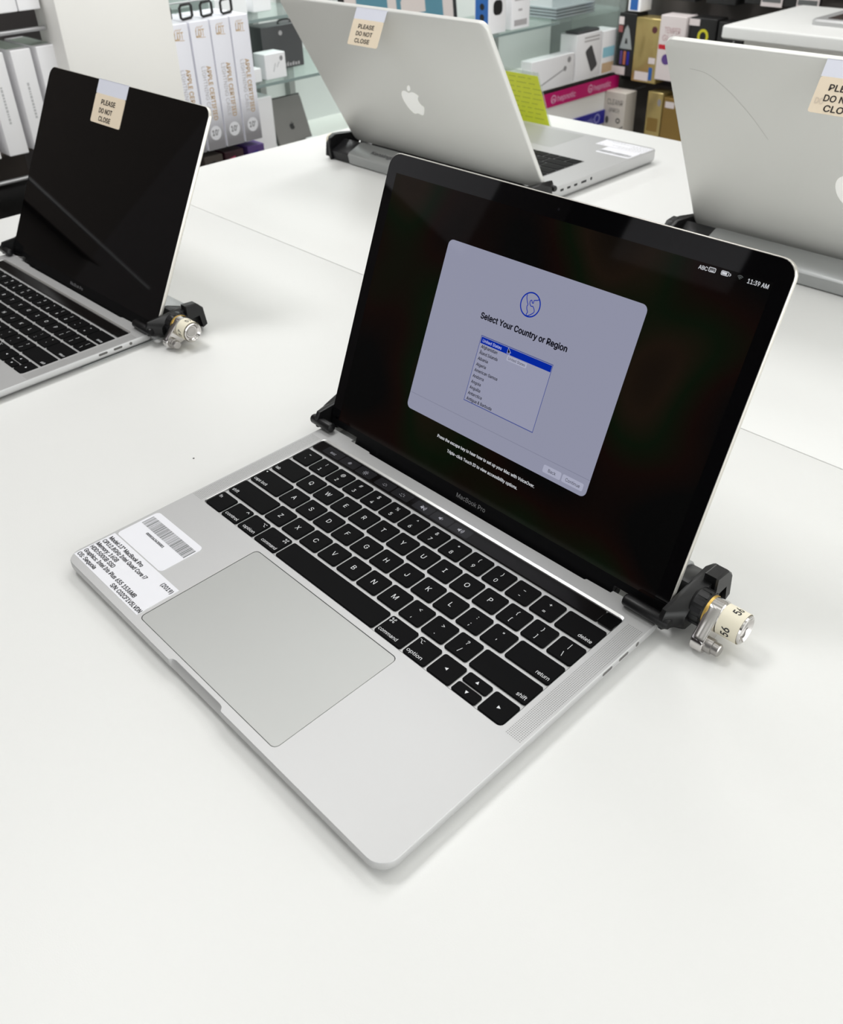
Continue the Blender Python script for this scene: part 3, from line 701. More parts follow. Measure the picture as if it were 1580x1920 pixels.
W15, D15 = 3.64, 2.49
def logo(fr, cx, cy, k, d):
    cat = lambda P: [(cx + x * k, cy + y * k) for x, y in smoothed(P)]
    body = [(0, .235), (.10, .27), (.20, .285), (.30, .25), (.37, .19), (.30, .12), (.265, .03), (.285, -.07), (.335, -.135), (.39, -.17), (.345, -.28), (.27, -.40),
            (.19, -.49), (.11, -.495), (0, -.46), (-.11, -.495), (-.19, -.49), (-.29, -.38), (-.36, -.22), (-.385, -.03), (-.35, .13), (-.26, .245), (-.15, .28), (-.06, .255)]
    leaf = [(0, .30), (.015, .39), (.08, .475), (.165, .51), (.165, .43), (.115, .345), (.045, .305)]
    m = MB(); m.fill([cat(body)], d, fr); m.fill([cat(leaf)], d, fr); return m
def laptop15(label, loc, rz, zt, ang, L, hz=0.0):
    t = thing('laptop', label, 'laptop', loc, rz, 'laptops on the display tables')
    W, D = W15, D15
    m = MB(); rs = []
    for i, z in ((0.10, zt + 0.012), (0.04, zt + 0.02), (0.012, zt + 0.04), (0.0, zt + 0.065), (0.0, -0.006), (0.006, 0.0)):
        rs.append([Vector((x, y, z)) for x, y in rr(i, i, W - i, D - i, 0.11 - i, 5)])
    base = m.rings(rs).build('base', ALU, t, 40)
    MB().box(0.418, 1.15, 0, 3.222, 2.22, 0.0008).build('keyboard_bed', mat('bed_dark', (60, 60, 60), 0.6), base, 0)
    rows = ((1,) * 13 + (1.5,), (1.5,) + (1,) * 13, (1.75,) + (1,) * 11 + (1.75,), (2.25,) + (1,) * 10 + (2.25,), (1, 1, 1, 1.25, 5, 1.25, 1, 1, 1, 1), (1.036,) * 14)
    for k, row in enumerate(rows):
        v = 1.248 + (4 - k) * 0.188 if k < 5 else 2.155; h = 0.08 if k < 5 else 0.045; x = 0.0
        for w in row:
            u0 = 0.432 + x * 0.1915; x += w
            if k == 4: pass
            MB().slab(u0 + 0.014, v - h, u0 + w * 0.1915 - 0.014, v + h, 0.014, 0.0, 0.008, 0.003, 2).build('key', KEY, t)
    MB().slab(1.21, 0.10, 2.43, 0.905, 0.03, 0.0, 0.0012, 0, 4).build('trackpad', ALUPAD, t)
    for v in (2.166, 2.025, 1.882, 1.71):
        w = 0.035 if v > 1.8 else 0.055
        MB().slab(-v - w, -0.075, -v + w, -0.045, 0.008, -0.004, 0.0006, 0, 3, Frame((0, 0, 0), (0, -1, 0), (0, 0, 1))).build('port', GAP, base, 0)
    MB().slab(-1.552 - .022, -0.077, -1.552 + .022, -0.033, 0.0215, -0.004, 0.0006, 0, 5, Frame((0, 0, 0), (0, -1, 0), (0, 0, 1))).build('port', GAP, base, 0)
    for x, y in ((0.3, 0.3), (W - 0.3, 0.3), (0.3, D - 0.3), (W - 0.3, D - 0.3)):
        MB().lathe(((zt, 0.09), (zt + 0.016, 0.1)), (x, y, 0), (0, 0, 1), 16).build('foot', BLKPL, base)
    fr = lid_frame(2.52, hz, ang); rs = []
    for i, dd in ((0.012, 0.0), (0.003, 0.006), (0.0, 0.016), (0.0, 0.052), (0.006, 0.06)):
        rs.append([fr(x, y, dd) for x, y in rr(i, 0.03 + i * 0.3, W - i, L - i, 0.1 - i, 7)])
    lid = MB().rings(rs).build('lid', ALULID, t, 40)
    MB().slab(0.03, 0.05, W - 0.03, L - 0.03, 0.08, 0.0595, 0.0608, 0, 5, fr).build('display_glass', BLACKGLASS, lid, 0)
    MB().lathe(((0, 0.07), (2.9, 0.07)), (0.37, 2.47, -0.035), (1, 0, 0), 16).build('hinge_barrel', HINGE, t)
    bk = Frame(fr(W, 0, 0), -fr.u, fr.v)
    logo(bk, W / 2, 1.07, 0.46, 0.0012).build('logo', APPLEW, lid, 0)
    return t, lid, fr, bk
def flap(lid, bk, u0, u1, top, length, cream0, lines, ghost=None):
    # the flap hangs from the fold and stands away from the lid; x counts from the lid's far edge
    fy = Vector((0, -0.185, 0.372)).normalized()           # in the laptop's own axes (the lid leans towards +v)
    f = Frame(bk(0, top, 0.003), bk.u, fy)
    return keep_open_sticker(lid, f, u0, u1, 0, length, cream0, lines, 0.055, ghost)

mloc = (-2.16283, 9.99269, 0.08834)
mid, midlid, mfr, mbk = laptop15('silver laptop seen from behind, with a green sign on its far side', mloc, R(179.94), -0.1883, 60.51, 2.359)
flap(midlid, mbk, W15 - 2.05, W15 - 1.515, 2.362, 0.418, 0.125, (('PLEASE', W15 - 1.93, W15 - 1.65, -0.225, 0.046), ('DO NOT', W15 - 1.94, W15 - 1.65, -0.305, 0.046), ('CLOSE', W15 - 1.935, W15 - 1.67, -0.385, 0.046)))
spec_stickers(mid, legible=False, x0=0.02)
lock_station('grey bar lock behind the laptop near the green sign', mloc, R(179.94), W15, D15, -0.1883, '', True, True)

rloc = (3.43627, 10.30185, 0.0377)
rgt, rlid, rfr, rbk = laptop15('silver laptop seen from behind with a long curved scratch on its lid', rloc, R(180.38), -0.1377, 61.528, 2.416)
a_ = W15 - 2.055
flap(rlid, rbk, a_, a_ + 0.60, 2.418, 0.425, 0.135, (('PLEASE', a_ + 0.105, a_ + 0.40, -0.24, 0.05), ('DO NOT', a_ + 0.095, a_ + 0.385, -0.325, 0.05), ('CLOSE', a_ + 0.125, a_ + 0.40, -0.405, 0.05)), ('DO', a_ + 0.03, -0.35, 0.046, 0.075))
p = MB(); pts = [(3.40, 2.13), (3.235, 2.105), (3.10, 2.02), (2.966, 1.895), (2.80, 1.69), (2.648, 1.455)]
p.stroke([(W15 - x, y) for x, y in smoothed(pts, 6, False)], 0.0035, rbk, 0.0008); p.build('scratch', mat('scratch_grey', (186, 186, 181), 0.6), rlid, 0)
lock_station('grey bar lock behind the scratched laptop', rloc, R(180.38), W15, D15, -0.1377, '', False)

# sign holder on the far side of the middle laptop
sg = thing('sign_holder', 'clear slanted holder with a lime green paper, behind a laptop', 'sign', (-5.0, 10.5, ZT))
fs = Frame((0, 0, 0.004), (1, 0, 0), (0, -0.40, 0.888))
MB().box(-0.75, 0.0, 0, 0.52, 0.985, 0.016, 0, fs).build('acrylic_sheet', ACRYL, sg, 0)
MB().box(-0.75, -0.3, 0, 0.50, 0.0, 0.012, 0, Frame((0, 0, 0))).build('acrylic_foot', ACRYL, sg, 0)
MB().box(-0.73, 0.012, 0.017, 0.50, 0.93, 0.020, 0, fs).build('paper', SIGNPAPER, sg, 0)
p = MB(); rnd = random.Random(3)
for k in range(9):
    x = -0.6
    while x < 0.4:
        w = rnd.uniform(0.06, 0.2); p.poly([(x, 0.86 - k * 0.09), (x + w, 0.86 - k * 0.09), (x + w, 0.875 - k * 0.09), (x, 0.875 - k * 0.09)], 0.0206, fs); x += w + 0.05
p.build('show_through_print', SIGNLINE, sg, 0)

# ------------------------------------------------------------------ shelf wall on the far left
def shelf_bay(name, label, x0, x1, y0, y1, levels, back):
    t = thing(name, label, 'shelf', ((x0 + x1) / 2, (y0 + y1) / 2, ZF)); f = Frame((-(x0 + x1) / 2, -(y0 + y1) / 2, -ZF))
    MB().box(x0 - 0.2, y0, ZF, x0, y1, 8, 0, f).build('backboard', back, t, 0)
    return t, f
bay, bf = shelf_bay('hanging_shelf', 'dark shelf bay holding white boxes behind the dark screened laptop', -12.6, -9.9, -3.0, 5.08, (), DARKBACK)
def rail(y0, y1, x, z, r=0.035): return MB().tube(((x, y0, z), (x, y1, z)), r, 10)
for z in (1.53, -0.59):
    b = rail(-2.9, 5.05, -10.25, z); b.v = [tuple(bf(*q)) for q in b.v]; b.build('price_rail', RAIL, bay)
    MB().box(-12.6, -2.9, z - 0.06, -12.0, 5.05, z - 0.02, 0, bf).build('shelf_board', DARKBACK, bay, 0)
MB().box(-12.4, -2.9, -1.6, -9.95, 5.05, -1.22, 0.02, bf).build('base_shelf', BLK, bay)
MB().box(-9.95, -2.9, -1.5, -9.9, 5.05, -1.1, 0, bf).build('price_rail', RAIL, bay, 0)

pan = thing('divider_panel', 'wide white panel between the white boxes and the gold lettered boxes', 'panel', (-10.2, 6.06, ZF))
MB().box(-0.4, -0.97, 0, 0.4, 0.97, 15, 0.03).build('board', WHITEP, pan)

def carton(name, label, cat, x0, y0, z0, x1, y1, z1, m, group=None, bev=0.012):
    """root Empty at the bottom centre, local frame for the +x face (right = +y) and the -y face (right = +x)"""
    cx, cy = (x0 + x1) / 2, (y0 + y1) / 2
    t = thing(name, label, cat, (cx, cy, z0), 0, group)
    MB().box(x0 - cx, y0 - cy, 0, x1 - cx, y1 - cy, z1 - z0, bev).build('carton', m, t)
    fx = Frame((x1 - cx + 0.0015, y0 - cy, 0), (0, 1, 0), (0, 0, 1)); fy = Frame((x0 - cx, y0 - cy - 0.0015, 0), (1, 0, 0), (0, 0, 1))
    return t, fx, fy
def dashes(p, fr, x, y0, y1, w, d=0.0, seed=1):
    r = random.Random(seed); y = y1
    while y > y0:
        l = r.uniform(0.02, 0.05); p.poly([(x, y - l), (x + w, y - l), (x + w, y), (x, y)], d, fr); y -= l + 0.012
names = ('leftmost of the tall white boxes beside the dark screened laptop', 'white box with grey spine print left of the dark screened laptop',
         'white box with grey spine print just behind the dark laptop corner', 'white shrink-wrapped box next to the white panel edge')
for i, y in enumerate((3.52, 3.97, 4.40, 4.81)):
    t, fx, fy = carton('accessory_box', names[i], 'box', -11.4, y, -0.21, -10.2, y + 0.315, 1.29, CARTON, 'tall white boxes on the left shelf')
    p = MB(); dashes(p, fx, 0.13, 0.50, 1.02, 0.035, 0, i); p.build('spine_print', FAINT, t, 0)
    MB().box(-0.4, 0.0, 0, 0.45, 0.30, 0.004, 0, Frame((0, -0.16, 1.502), (1, 0, 0), (0, 1, 0.04))).build('plastic_wrap', ACRYL, t, 0)
for i, (y0, y1) in enumerate(((3.93, 4.30), (4.32, 4.68), (4.70, 5.04))):
    carton('upper_box', ('white box on the top shelf at the picture corner', 'white box in the middle of the top left shelf', 'white box on the top left shelf beside the white panel')[i], 'box',
           -11.4, y0, 1.80, -10.2, y1, 3.0, CARTON, 'white boxes on the upper left shelf')

# gold lettered cable boxes hanging right of the panel
peg, pf = shelf_bay('hook_bay', 'dark hook bay carrying the gold lettered boxes', -13.0, -10.0, 7.04, 8.75, (), DARKBACK)
ords = ('gold lettered white cable box half hidden by the white panel', 'gold lettered white cable box just behind the dark laptop corner', 'third gold lettered white cable box counted from the white panel',
        'gold lettered white cable box next to the glass cabinet')
for i, y in enumerate((7.03, 7.45, 7.86, 8.27)):
    t, fx, fy = carton('cable_box', ords[i], 'box', -11.1, y, -0.82, -10.0, y + 0.385, 1.335, CARTON2, 'gold lettered cable boxes', 0.01)
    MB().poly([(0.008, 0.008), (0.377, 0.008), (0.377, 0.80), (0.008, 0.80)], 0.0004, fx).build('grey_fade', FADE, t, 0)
    p = MB(); p.text('APPLE CERTIFIED', 0.205, 1.43, 0.085, 0.92, fx, 0.001, 'L', 0.012, R(-90))
    p.build('gold_lettering', GOLDP, t, 0); p = MB(); p.text('LDT', 0.10, 1.91, 0.115, 0.17, fx, 0.001, 'L')
    for k in range(3): p.stroke([(0.10 + k * 0.045, 1.91), (0.115 + k * 0.045, 2.05), (0.16 + k * 0.045, 2.075)], 0.008, fx, 0.001)
    p.stroke([(0.10, 1.905), (0.28, 1.89)], 0.008, fx, 0.001)
    p.build('gold_emblem', GOLDP, t, 0)
    MB().text('LIGHTNING CABLE', 0.105, 1.43, 0.075, 0.90, fx, 0.001, 'L', 0, R(-90)).build('silver_lettering', SILVP, t, 0)
    ds = MB().disc(0.20, 0.29, 0.118, fx, 0.0012, 28, 0.125).build('round_badge', PAPER, t, 0)
    MB().text("10'", 0.195, 0.25, 0.095, 0.14, fx, 0.0018, 'C', 0.01).build('badge_number', INK, ds, 0)
    MB().tube([(0.28 - x * 0.4, x - 0.06, 2.155 + z) for x, z in ((-0.1, 0.02), (0.11, 0.02), (0.15, 0.05), (0.15, 0.20), (0.11, 0.24), (-0.11, 0.24), (-0.15, 0.20), (-0.15, 0.05), (-0.1, 0.02))], 0.024, 6).build('hang_loop', BLK, t)
b = rail(7.04, 8.7, -10.2, 1.62, 0.012); b.v = [tuple(pf(*q)) for q in b.v]; b.build('wire', RAIL, peg)
MB().box(-12.8, 7.04, -1.75, -9.95, 8.74, -1.35, 0, pf).build('base_shelf', BLK, peg, 0)
for i, (y0, y1, m, nm) in enumerate(((7.35, 7.75, DARKBACK, 'dark package below the second gold lettered box'), (7.80, 8.22, mat('maroon_package', (52, 22, 32), 0.35), 'dark package with a pink patch below the gold lettered boxes'), (8.32, 8.70, PURPLE, 'purple package below the last gold lettered box'))):
    t, fx, fy = carton('small_package', nm, 'package', -10.9, y0, -1.345, -10.05, y1, -0.93, m, 'small packages under the cable boxes')
    MB().poly([(0.04, 0.05), (0.3, 0.1), (0.22, 0.32), (0.06, 0.28)], 0.0006, fx).build('print_patch', (BLK, PINKPK, BLUEP)[i], t, 0)

# ------------------------------------------------------------------ glass cabinet
cab = thing('glass_cabinet', 'long glass display cabinet behind the tables', 'cabinet', (-12.8, 15.7, ZF)); cf = Frame((12.8, -15.7, -ZF))
MB().box(-14.3, 8.95, ZF, -14.1, 22.45, 8, 0, cf).build('back_panel', CABBACK, cab, 0)
MB().box(-14.1, 8.85, ZF, -11.5, 8.95, 8, 0, cf).build('side_panel', GLASS, cab, 0)
MB().box(-14.1, 22.45, -1.9, -11.45, 22.5, 8, 0, cf).build('side_panel', GLASS, cab, 0)
def gshelf(y0, y1, z, x0=-14.1, x1=-11.5):
    s = MB().box(x0, y0, z - 0.06, x1 - 0.004, y1, z, 0, cf).build('glass_shelf', GLASS, cab, 0)
    MB().box(x1 - 0.004, y0, z - 0.06, x1, y1, z, 0, cf).build('shelf_edge', GLASSE, s, 0)
gshelf(9.0, 11.5, 0.97); gshelf(9.0, 19.55, -0.24)
MB().box(-14.1, 8.95, -2.05, -11.5, 22.45, -1.93, 0, cf).build('deck', WHITEP, cab, 0)
MB().box(-11.6, 8.95, -2.0, -11.48, 22.48, -1.93, 0, cf).build('deck_trim', BLK, cab, 0)
MB().box(-14.1, 8.95, ZF, -11.5, 22.45, -2.05, 0, cf).build('lower_body', WHITEP, cab, 0)
for y in (11.4, 12.25, 19.2, 19.65):
    MB().box(-14.09, y, -1.9, -13.9, y + 0.16, 8, 0, cf).build('upright', STEELGREY, cab, 0)
# fascia signs
def fascia(label, y0, y1, z0, z1, m, txt=True):
    t = thing('fascia_sign', label, 'sign', (-11.47, (y0 + y1) / 2, z0)); L = y1 - y0
    MB().box(-0.028, -L / 2, 0, 0.02, L / 2, z1 - z0, 0).build('board', m, t, 0)
    f = Frame((0.0215, -L / 2, 0), (0, 1, 0), (0, 0, 1)); return t, f
t, f = fascia('magenta sign strip with white lettering under the glass cabinet', 18.9, 22.47, -2.37, -2.0, MAGENTA)
p = MB()
for x in (0.42, 2.10):
    p.ring(x + 0.08, 0.19, 0.10, 0.03, f, 0.0006, 14); p.ring(x + 0.08, 0.15, 0.05, 0.03, f, 0.0006, 12); p.text('hepnotic', x + 0.25, 0.11, 0.15, 0.82, f, 0.0006, 'L', 0.01)
p.build('lettering', mat('pale_pink_print', (226, 170, 200), 0.5), t, 0)
t, f = fascia('dark blue sign strip low on the cabinet front', 18.9, 22.47, -3.28, -2.90, BLUEP)
p = MB(); p.ring(2.62, 0.19, 0.12, 0.04, f, 0.0006, 14); p.text('hepnotic', 1.65, 0.11, 0.15, 0.82, f, 0.0006, 'L', 0.01); p.build('lettering', mat('pale_blue_print', (150, 150, 210), 0.5), t, 0)

# cabinet goods
def lay(name, label, cat, x0, y0, z0, x1, y1, z1, m, group=None): return carton(name, label, cat, x0, y0, z0, x1, y1, z1, m, group)
t, fx, fy = lay('earbud_box', 'small square white box on the middle glass shelf', 'box', -12.1, 10.08, -0.235, -11.7, 10.61, 0.26, CARTON)
MB().disc(0.42, 0.38, 0.04, fx, 0.0006, 12, 0.05).build('round_print', GREYC, t, 0); p = MB(); p.stroke([(0.2, 0.14), (0.26, 0.3), (0.3, 0.22), (0.36, 0.32)], 0.02, fx, 0.0006); p.build('line_print', FAINT, t, 0)
lay('plug_box', 'tiny white box left of the small square white box', 'box', -12.0, 9.70, -0.235, -11.7, 9.97, 0.03, CARTON)
t, fx, fy = lay('tablet_case', 'dark grey tablet case box behind the small square white box', 'box', -12.9, 10.55, -0.235, -12.4, 11.62, 0.64, DKGREY)
p = MB(); p.disc(0.5, 0.72, 0.05, fx, 0.0006, 10); dash = random.Random(8)
for k in range(6): p.poly([(0.52 + k * 0.075, 0.04), (0.57 + k * 0.075, 0.04), (0.57 + k * 0.075, 0.04 + dash.uniform(0.05, 0.1)), (0.52 + k * 0.075, 0.10)], 0.0006, fx)
p.build('pale_print', SILVP, t, 0)
MB().tube([(0.1, 0.2 + 0.18 * math.cos(a), 0.90 + 0.05 * math.sin(a)) for a in [k * math.pi / 6 for k in range(13)]], 0.018, 6).build('hang_loop', BLK, t)
for i, (y0, y1, z1, nm) in enumerate(((9.25, 10.15, 1.32, 'wide flat white box on the upper glass shelf'), (10.3, 10.75, 1.28, 'narrow white box at the end of the upper glass shelf'))):
    lay('white_box', nm, 'box', -12.9, y0, 0.975, -12.2, y1, z1, CARTON, 'white boxes on the upper glass shelf')
lay('tall_white_box', 'tall white box standing on the cabinet deck beside the grey tablet', 'box', -12.4, 9.55, -1.925, -11.7, 10.15, -0.54, CARTON)
tabl = thing('tablet', 'grey tablet with a dark logo leaning in the cabinet', 'tablet', (-12.25, 11.05, -1.925))
ftb = Frame((0.15, -0.45, 0.05), (0, 1, 0), (-0.36, 0, 0.933))
MB().slab(-0.05, 0, 0.88, 1.12, 0.07, -0.06, 0, 0.012, 4, ftb).build('shell', TABLETG, tabl)
logo(ftb, 0.42, 0.50, 0.17, 0.0008).build('logo', APPLED, tabl, 0)
MB().box(-0.07, -0.02, -0.075, 0.90, 1.15, -0.062, 0, ftb).build('case', BLK, tabl, 0)
lay('plug', 'small white plug lying in front of the grey tablet', 'plug', -12.0, 11.15, -1.925, -11.75, 11.45, -1.66, CARTON)
# framed poster
po = thing('framed_poster', 'black framed teal poster with a pale 12 above a laptop lid', 'poster', (-12.5, 14.7, -0.23))
fp = Frame((0.1, -1.85, 0.012), (0, 1, 0), (-0.10, 0, 1))
MB().box(0.0, 0, -0.08, 3.72, 3.0, 0.0, 0, fp).build('frame', BLK, po, 0)
MB().box(0.12, 0.12, 0.0, 3.58, 2.88, 0.01, 0, fp).build('mat_board', MATBOARD, po, 0)
MB().box(0.46, 0.40, 0.01, 3.22, 2.6, 0.014, 0, fp).build('print', TEAL, po, 0)
p = MB(); p.poly([(1.40, 0.62), (1.68, 0.62), (1.68, 2.2), (1.46, 2.2), (1.18, 1.98), (1.18, 1.72), (1.40, 1.86)], 0.0155, fp); p.build('numeral', MATBOARD, po, 0)
p = MB(); p.fill([[(1.82, 0.62), (2.62, 0.62), (2.62, 0.95), (2.22, 0.95), (2.55, 1.38), (2.63, 1.68), (2.55, 2.0), (2.33, 2.18), (2.10, 2.2), (1.90, 2.1), (1.80, 1.9), (1.80, 1.75), (2.06, 1.75), (2.10, 1.9), (2.22, 1.94), (2.32, 1.85), (2.32, 1.62), (2.22, 1.44), (1.82, 0.90)]], 0.0155, fp); p.build('numeral', MATBOARD, po, 0)
# chargers at the shelf front
for i, (y0, y1, nm) in enumerate(((16.85, 17.50, 'white charger box with a dark round picture on the glass shelf'), (17.72, 18.42, 'white box with grey bands on the glass shelf'))):
    t, fx, fy = lay('charger_box', nm, 'box', -12.1, y0, -0.235, -11.62, y1, 0.85, CARTON, 'charger boxes on the glass shelf')
    w = y1 - y0
    if i == 0:
        MB().slab(0.16, 0.42, 0.50, 0.76, 0.12, 0, 0.002, 0, 4, fx).build('device_picture', BLK, t, 0)
        MB().poly([(0.02, 0.02), (0.46, 0.02), (0.46, 1.05), (0.02, 1.05)], 0.0006, fy).build('blue_side', BLUEC, t, 0)
        p = MB()
        for k in range(4): p.disc(0.25, 0.14 + k * 0.24, 0.08, fy, 0.0012, 10)
        p.build('dots', BLK, t, 0)
    else:
        p = MB(); p.poly([(0.1, 0.66), (w - 0.1, 0.66), (w - 0.1, 0.78), (0.1, 0.78)], 0.0006, fx); p.poly([(0.1, 0.08), (w - 0.1, 0.08), (w - 0.1, 0.22), (0.1, 0.22)], 0.0006, fx)
        p.poly([(0.25, 0.42), (w - 0.3, 0.42), (w - 0.3, 0.47), (0.25, 0.47)], 0.0006, fx); p.build('grey_bands', SILVP, t, 0)
for k in range(4):
    t = thing('glass_plate', ('lowest', 'second lowest', 'second highest', 'topmost')[k] + ' of four glass plates stacked at the cabinet corner', 'plate', (-12.35, 20.35, -0.20 + k * 0.075), 0, 'stacked glass plates')
    MB().box(-0.72, -0.85, 0, 0.75, 0.85, 0.055, 0.01).build('plate', mat('smoky_glass', (140, 150, 152), 0.08), t)
MB().box(-14.1, 19.6, -0.30, -11.6, 22.4, -0.21, 0, cf).build('glass_shelf', GLASS, cab, 0)
# deck goods
t, fx, fy = lay('pen_box', 'long white box with a pen drawing on the cabinet deck', 'box', -12.0, 18.6, -1.925, -11.62, 20.45, -1.13, CARTON)
p = MB(); p.stroke([(0.30, 0.10), (1.42, 0.42)], 0.03, fx, 0.0006); p.disc(1.45, 0.43, 0.07, fx, 0.0007, 10); p.disc(1.62, 0.64, 0.08, fx, 0.0007, 10); p.build('pen_drawing', GREYC, t, 0)
t, fx, fy = lay('power_bank_box', 'white power bank box with a dark slanted device picture', 'box', -12.2, 20.52, -1.925, -11.62, 21.68, -0.72, CARTON)
MB().slab(-0.16, -0.34, 0.16, 0.34, 0.06, 0, 0.002, 0, 3, Frame(fx(0.72, 0.52), (0, 0.86, 0.5), (0, -0.5, 0.86))).build('device_picture', DKGREY, t, 0)
p = MB(); p.poly([(0.35, 0.98), (1.05, 0.98), (1.05, 1.02), (0.35, 1.02)], 0.0006, fx); p.poly([(0.35, 1.07), (1.05, 1.07), (1.05, 1.11), (0.35, 1.11)], 0.0006, fx); p.build('grey_lines', SILVP, t, 0)
MB().box(-0.2, -0.5, 1.205, 0.25, 0.5, 1.28, 0.02).build('dark_hang_tab', DKGREY, t)
t, fx, fy = lay('coloured_box', 'white box with blue and orange print at the cabinet end', 'box', -12.2, 21.72, -1.925, -11.62, 22.4, -0.76, CARTON)
MB().poly([(0.06, 0.45), (0.62, 0.45), (0.62, 0.72), (0.06, 0.72)], 0.0006, fx).build('cyan_patch', CYANP, t, 0)
MB().poly([(0.06, 0.03), (0.62, 0.03), (0.62, 0.3), (0.06, 0.3)], 0.0006, fx).build('orange_patch', mat('pale_orange', (206, 176, 140), 0.5), t, 0)
lay('white_puck', 'small white charger puck lying on the cabinet deck', 'charger', -12.3, 17.7, -1.925, -12.0, 18.3, -1.75, CARTON)

# ------------------------------------------------------------------ peg wall at the far end
wall = thing('peg_wall', 'dark peg wall hung with screen protector packs', 'rack', (-5, 23.6, ZF)); wf = Frame((5, -23.6, -ZF))
MB().box(-12.4, 23.5, ZF, 3, 23.8, 8, 0, wf).build('backboard', mat('peg_board', (84, 78, 75), 0.6), wall, 0)
for z in (0.42, -2.22):
    MB().box(-12.0, 23.38, z - 0.12, 3, 23.5, z, 0, wf).build('peg_rail', BLK, wall, 0)
YP = 22.3
def pack(name, label, x0, z0, x1, z1, m, dep=0.55, group='packs hanging on the peg wall', y=YP):
    return carton(name, label, 'box', x0, y, z0, x1, y + dep, z1, m, group)
def hook(t, h, y1=1.2): MB().tube([(0, -0.12, h), (0, y1 - 0.3, h)], 0.02, 6).build('hook', RAIL, t)
t, fx, fy = pack('screen_protector_pack', 'black pack with a pale letter A shape beside the cabinet end', -11.50, -1.98, -10.93, -0.33, BLK)
MB().fill([[(0.08, 0.72), (0.50, 0.72), (0.44, 0.95), (0.36, 1.25), (0.29, 1.35), (0.22, 1.25), (0.14, 0.95)], [(0.24, 0.86), (0.34, 0.86), (0.31, 1.0), (0.27, 1.0)]], 0.0006, fy).build('letter_shape', mat('pale_grey_print', (150, 154, 154), 0.4), t, 0)
for k, m in enumerate((PURPLE, ORANGE, BLUEP)): MB().poly([(0.12 + k * 0.12, 0.3), (0.2 + k * 0.12, 0.3), (0.2 + k * 0.12, 0.66), (0.12 + k * 0.12, 0.66)], 0.0006, fy).build('colour_stripe', m, t, 0)
MB().box(-0.42, -0.30, 0.02, 0.05, -0.28, 0.24).build('price_tag', PINKW, t, 0)
MB().box(-0.285, -0.29, 1.35, -0.12, -0.28, 1.55).build('sticker', PINKW, t, 0); MB().box(-0.28, -0.29, 1.15, -0.14, -0.28, 1.32).build('sticker', mat('dull_red_print', (150, 84, 84), 0.5), t, 0)
t, fx, fy = pack('gold_pack', 'upright gold pack with a dark round seal beside the black pack', -10.92, -2.08, -10.10, -0.40, GOLDC)
MB().disc(0.62, 1.40, 0.09, fy, 0.0006, 12).build('dark_seal', mat('maroon_print', (84, 40, 44), 0.5), t, 0)
MB().poly([(0.10, 0.05), (0.56, 0.05), (0.56, 0.28), (0.10, 0.28)], 0.0006, fy).build('white_label', PINKW, t, 0); MB().poly([(0.56, 0.08), (0.68, 0.08), (0.68, 0.42), (0.56, 0.42)], 0.0006, fy).build('blue_patch', BLUEC, t, 0)
MB().poly([(0.52, 0.52), (0.74, 0.52), (0.74, 0.68), (0.52, 0.68)], 0.0006, fy).build('white_label', PINKW, t, 0); hook(t, 1.5)
t, fx, fy = pack('white_card_pack', 'pinkish white card pack with faint lettering next to the gold pack', -10.08, -1.92, -9.27, -0.26, PINKW, y=22.2)
p = MB(); p.text('TEMPER', 0.16, 1.22, 0.15, 0.5, fy, 0.0006); p.text('GLASS', 0.12, 1.02, 0.15, 0.58, fy, 0.0006); p.build('faint_lettering', mat('mauve_print', (176, 138, 140), 0.5), t, 0)
MB().poly([(0.02, 0.80), (0.8, 0.80), (0.8, 0.92), (0.02, 0.92)], 0.0006, fy).build('red_band', REDP, t, 0); MB().disc(0.30, 0.55, 0.14, fy, 0.0006, 14).build('purple_patch', PURPLE, t, 0)
hook(t, 1.58)
t, fx, fy = pack('black_ring_pack', 'black pack with a yellow ring mark behind the scratched laptop', -9.22, -1.95, -8.42, -0.26, BLK)
p = MB(); p.ring(0.43, 1.25, 0.13, 0.07, fy, 0.0006, 20, 0.15); p.stroke([(0.40, 1.1), (0.50, 1.0), (0.56, 0.98)], 0.08, fy, 0.0006); p.build('ring_mark', YELLOW, t, 0)
MB().box(-0.42, -0.30, 1.50, -0.10, -0.28, 1.66).build('price_tag', PINKW, t, 0); hook(t, 1.55)
t, fx, fy = pack('black_tag_pack', 'black pack with a grey triangle, partly under the counter edge', -8.36, -1.95, -7.62, -0.30, BLK)
MB().poly([(0.3, 0.9), (0.62, 0.9), (0.5, 1.25)], 0.0006, fy).build('grey_triangle', GREYC, t, 0); MB().box(0.02, -0.30, 1.50, 0.30, -0.28, 1.66).build('price_tag', PINKW, t, 0); hook(t, 1.52)
t, fx, fy = pack('cream_pack', 'cream pack with dark lettering low beside the cabinet end', -11.53, -3.55, -10.76, -2.36, CREAMC, y=21.9)
p = MB(); p.text('CLEANR', 0.14, 0.83, 0.15, 0.55, fy, 0.0006); p.text('(PRO)', 0.22, 0.62, 0.11, 0.36, fy, 0.0006); p.disc(0.17, 0.38, 0.06, fy, 0.0006, 10, 0.11); p.ring(0.56, 0.40, 0.06, 0.04, fy, 0.0006, 12)
p.stroke([(0.5, 0.15), (0.64, 0.18), (0.75, 0.26)], 0.04, fy, 0.0006); p.build('dark_lettering', mat('dark_print', (82, 80, 76), 0.5), t, 0)
hook(t, 1.1, 1.6)
t, fx, fy = pack('gold_pale_pack', 'pale gold pack low on the peg wall next to the cream pack', -10.28, -3.55, -9.77, -2.29, GOLDC)
MB().disc(0.40, 1.0, 0.06, fy, 0.0006, 12, 0.1).build('grey_oval', GREYC, t, 0); MB().poly([(0.06, 0.18), (0.42, 0.18), (0.42, 0.55), (0.06, 0.55)], 0.0006, fy).build('amber_patch', GOLDD, t, 0); hook(t, 1.2)
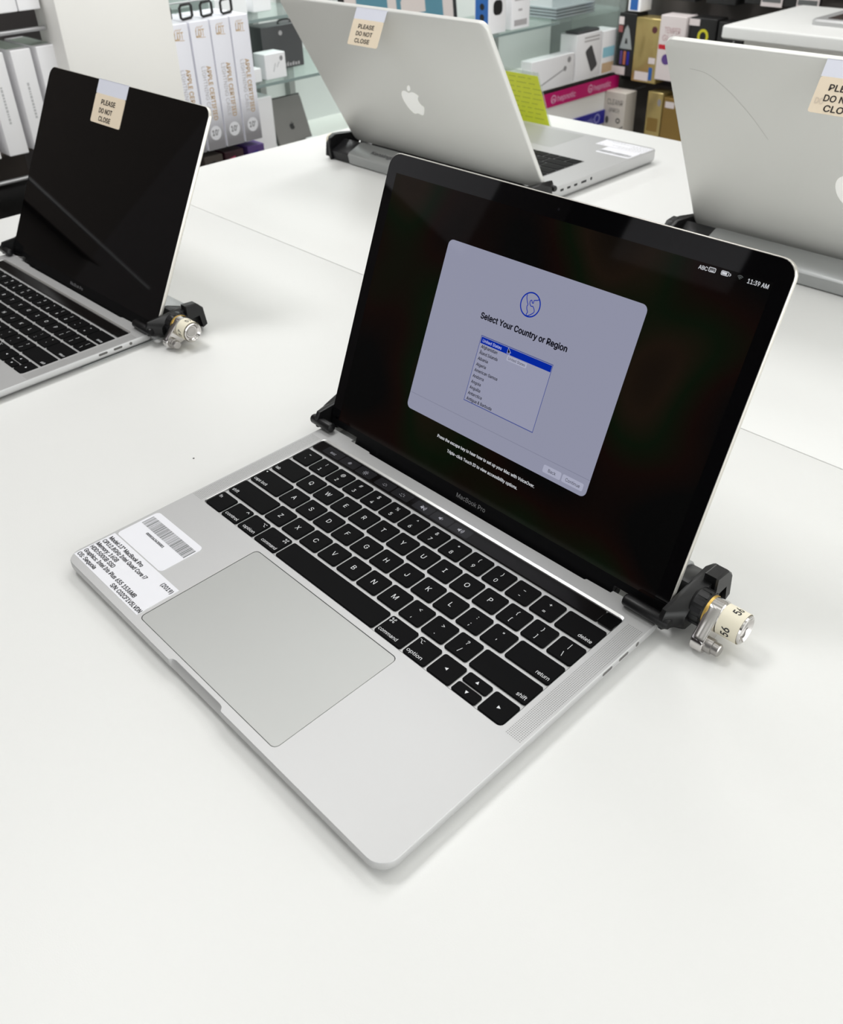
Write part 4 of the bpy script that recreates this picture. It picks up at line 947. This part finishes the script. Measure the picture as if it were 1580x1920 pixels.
t, fx, fy = pack('gold_dark_pack', 'brownish gold pack low behind the scratched laptop', -9.74, -3.60, -9.0, -2.38, GOLDD)
MB().poly([(0.06, 0.95), (0.36, 0.95), (0.36, 1.12), (0.06, 1.12)], 0.0006, fy).build('white_label', PINKW, t, 0); hook(t, 1.15)
t, fx, fy = pack('blue_pack', 'small blue and white pack at the top corner of the peg wall', -11.25, -0.27, -10.85, 0.75, CARTON)
MB().poly([(0.06, 0.03), (0.32, 0.03), (0.32, 0.5), (0.06, 0.5)], 0.0006, fy).build('blue_patch', BLUEC, t, 0)
tops = ('black pack in the top row left of the first barcode tag', 'black pack in the top row with the first barcode tag', 'black pack in the top row with the second barcode tag', 'black pack in the top row above the gold pack')
for i, x in enumerate((-9.0, -7.9, -6.95, -10.2)):
    t, fx, fy = pack('top_row_pack', tops[i], x, 0.14 if i in (1, 2) else 0.06, x + 0.85, 1.5, BLK, y=22.6, group='black packs in the top row')
    if i in (1, 2):
        tg = MB().box(0.05, -0.31, -0.02, 0.62, -0.29, 0.24).build('price_tag', PINKW, t, 0)
        MB().box(0.08, -0.317, 0.08, 0.58, -0.311, 0.2).build('barcode', BARINK, tg, 0)

# ------------------------------------------------------------------ white counter on the right
CZ = 0.3
ct = thing('white_counter', 'white counter with a thick rounded edge behind the laptops', 'counter', (-1.5, 20.3, ZF)); kf = Frame((1.5, -20.3, -ZF))
MB().slab(-6.12, 18.42, 6, 22.1, 0.06, CZ - 0.27, CZ, 0.05, 3, kf, 0.03, 3).build('countertop', TABLE, ct)
MB().box(-5.72, 18.75, ZF, 5.6, 21.9, CZ - 0.27, 0.02, kf).build('body', WHITEP, ct)
tb2 = thing('tablet', 'thin silver tablet with a dark screen lying on the white counter', 'tablet', (-3.1, 20.7, CZ))
MB().slab(-1.56, -1.18, 1.6, 1.2, 0.15, 0.0, 0.12, 0.04, 4).build('shell', ALU, tb2)
MB().slab(-1.3, -0.95, 1.45, 1.05, 0.05, 0.12, 0.123, 0, 3).build('dark_screen', mat('brown_screen', (58, 48, 44), 0.2), tb2, 0)
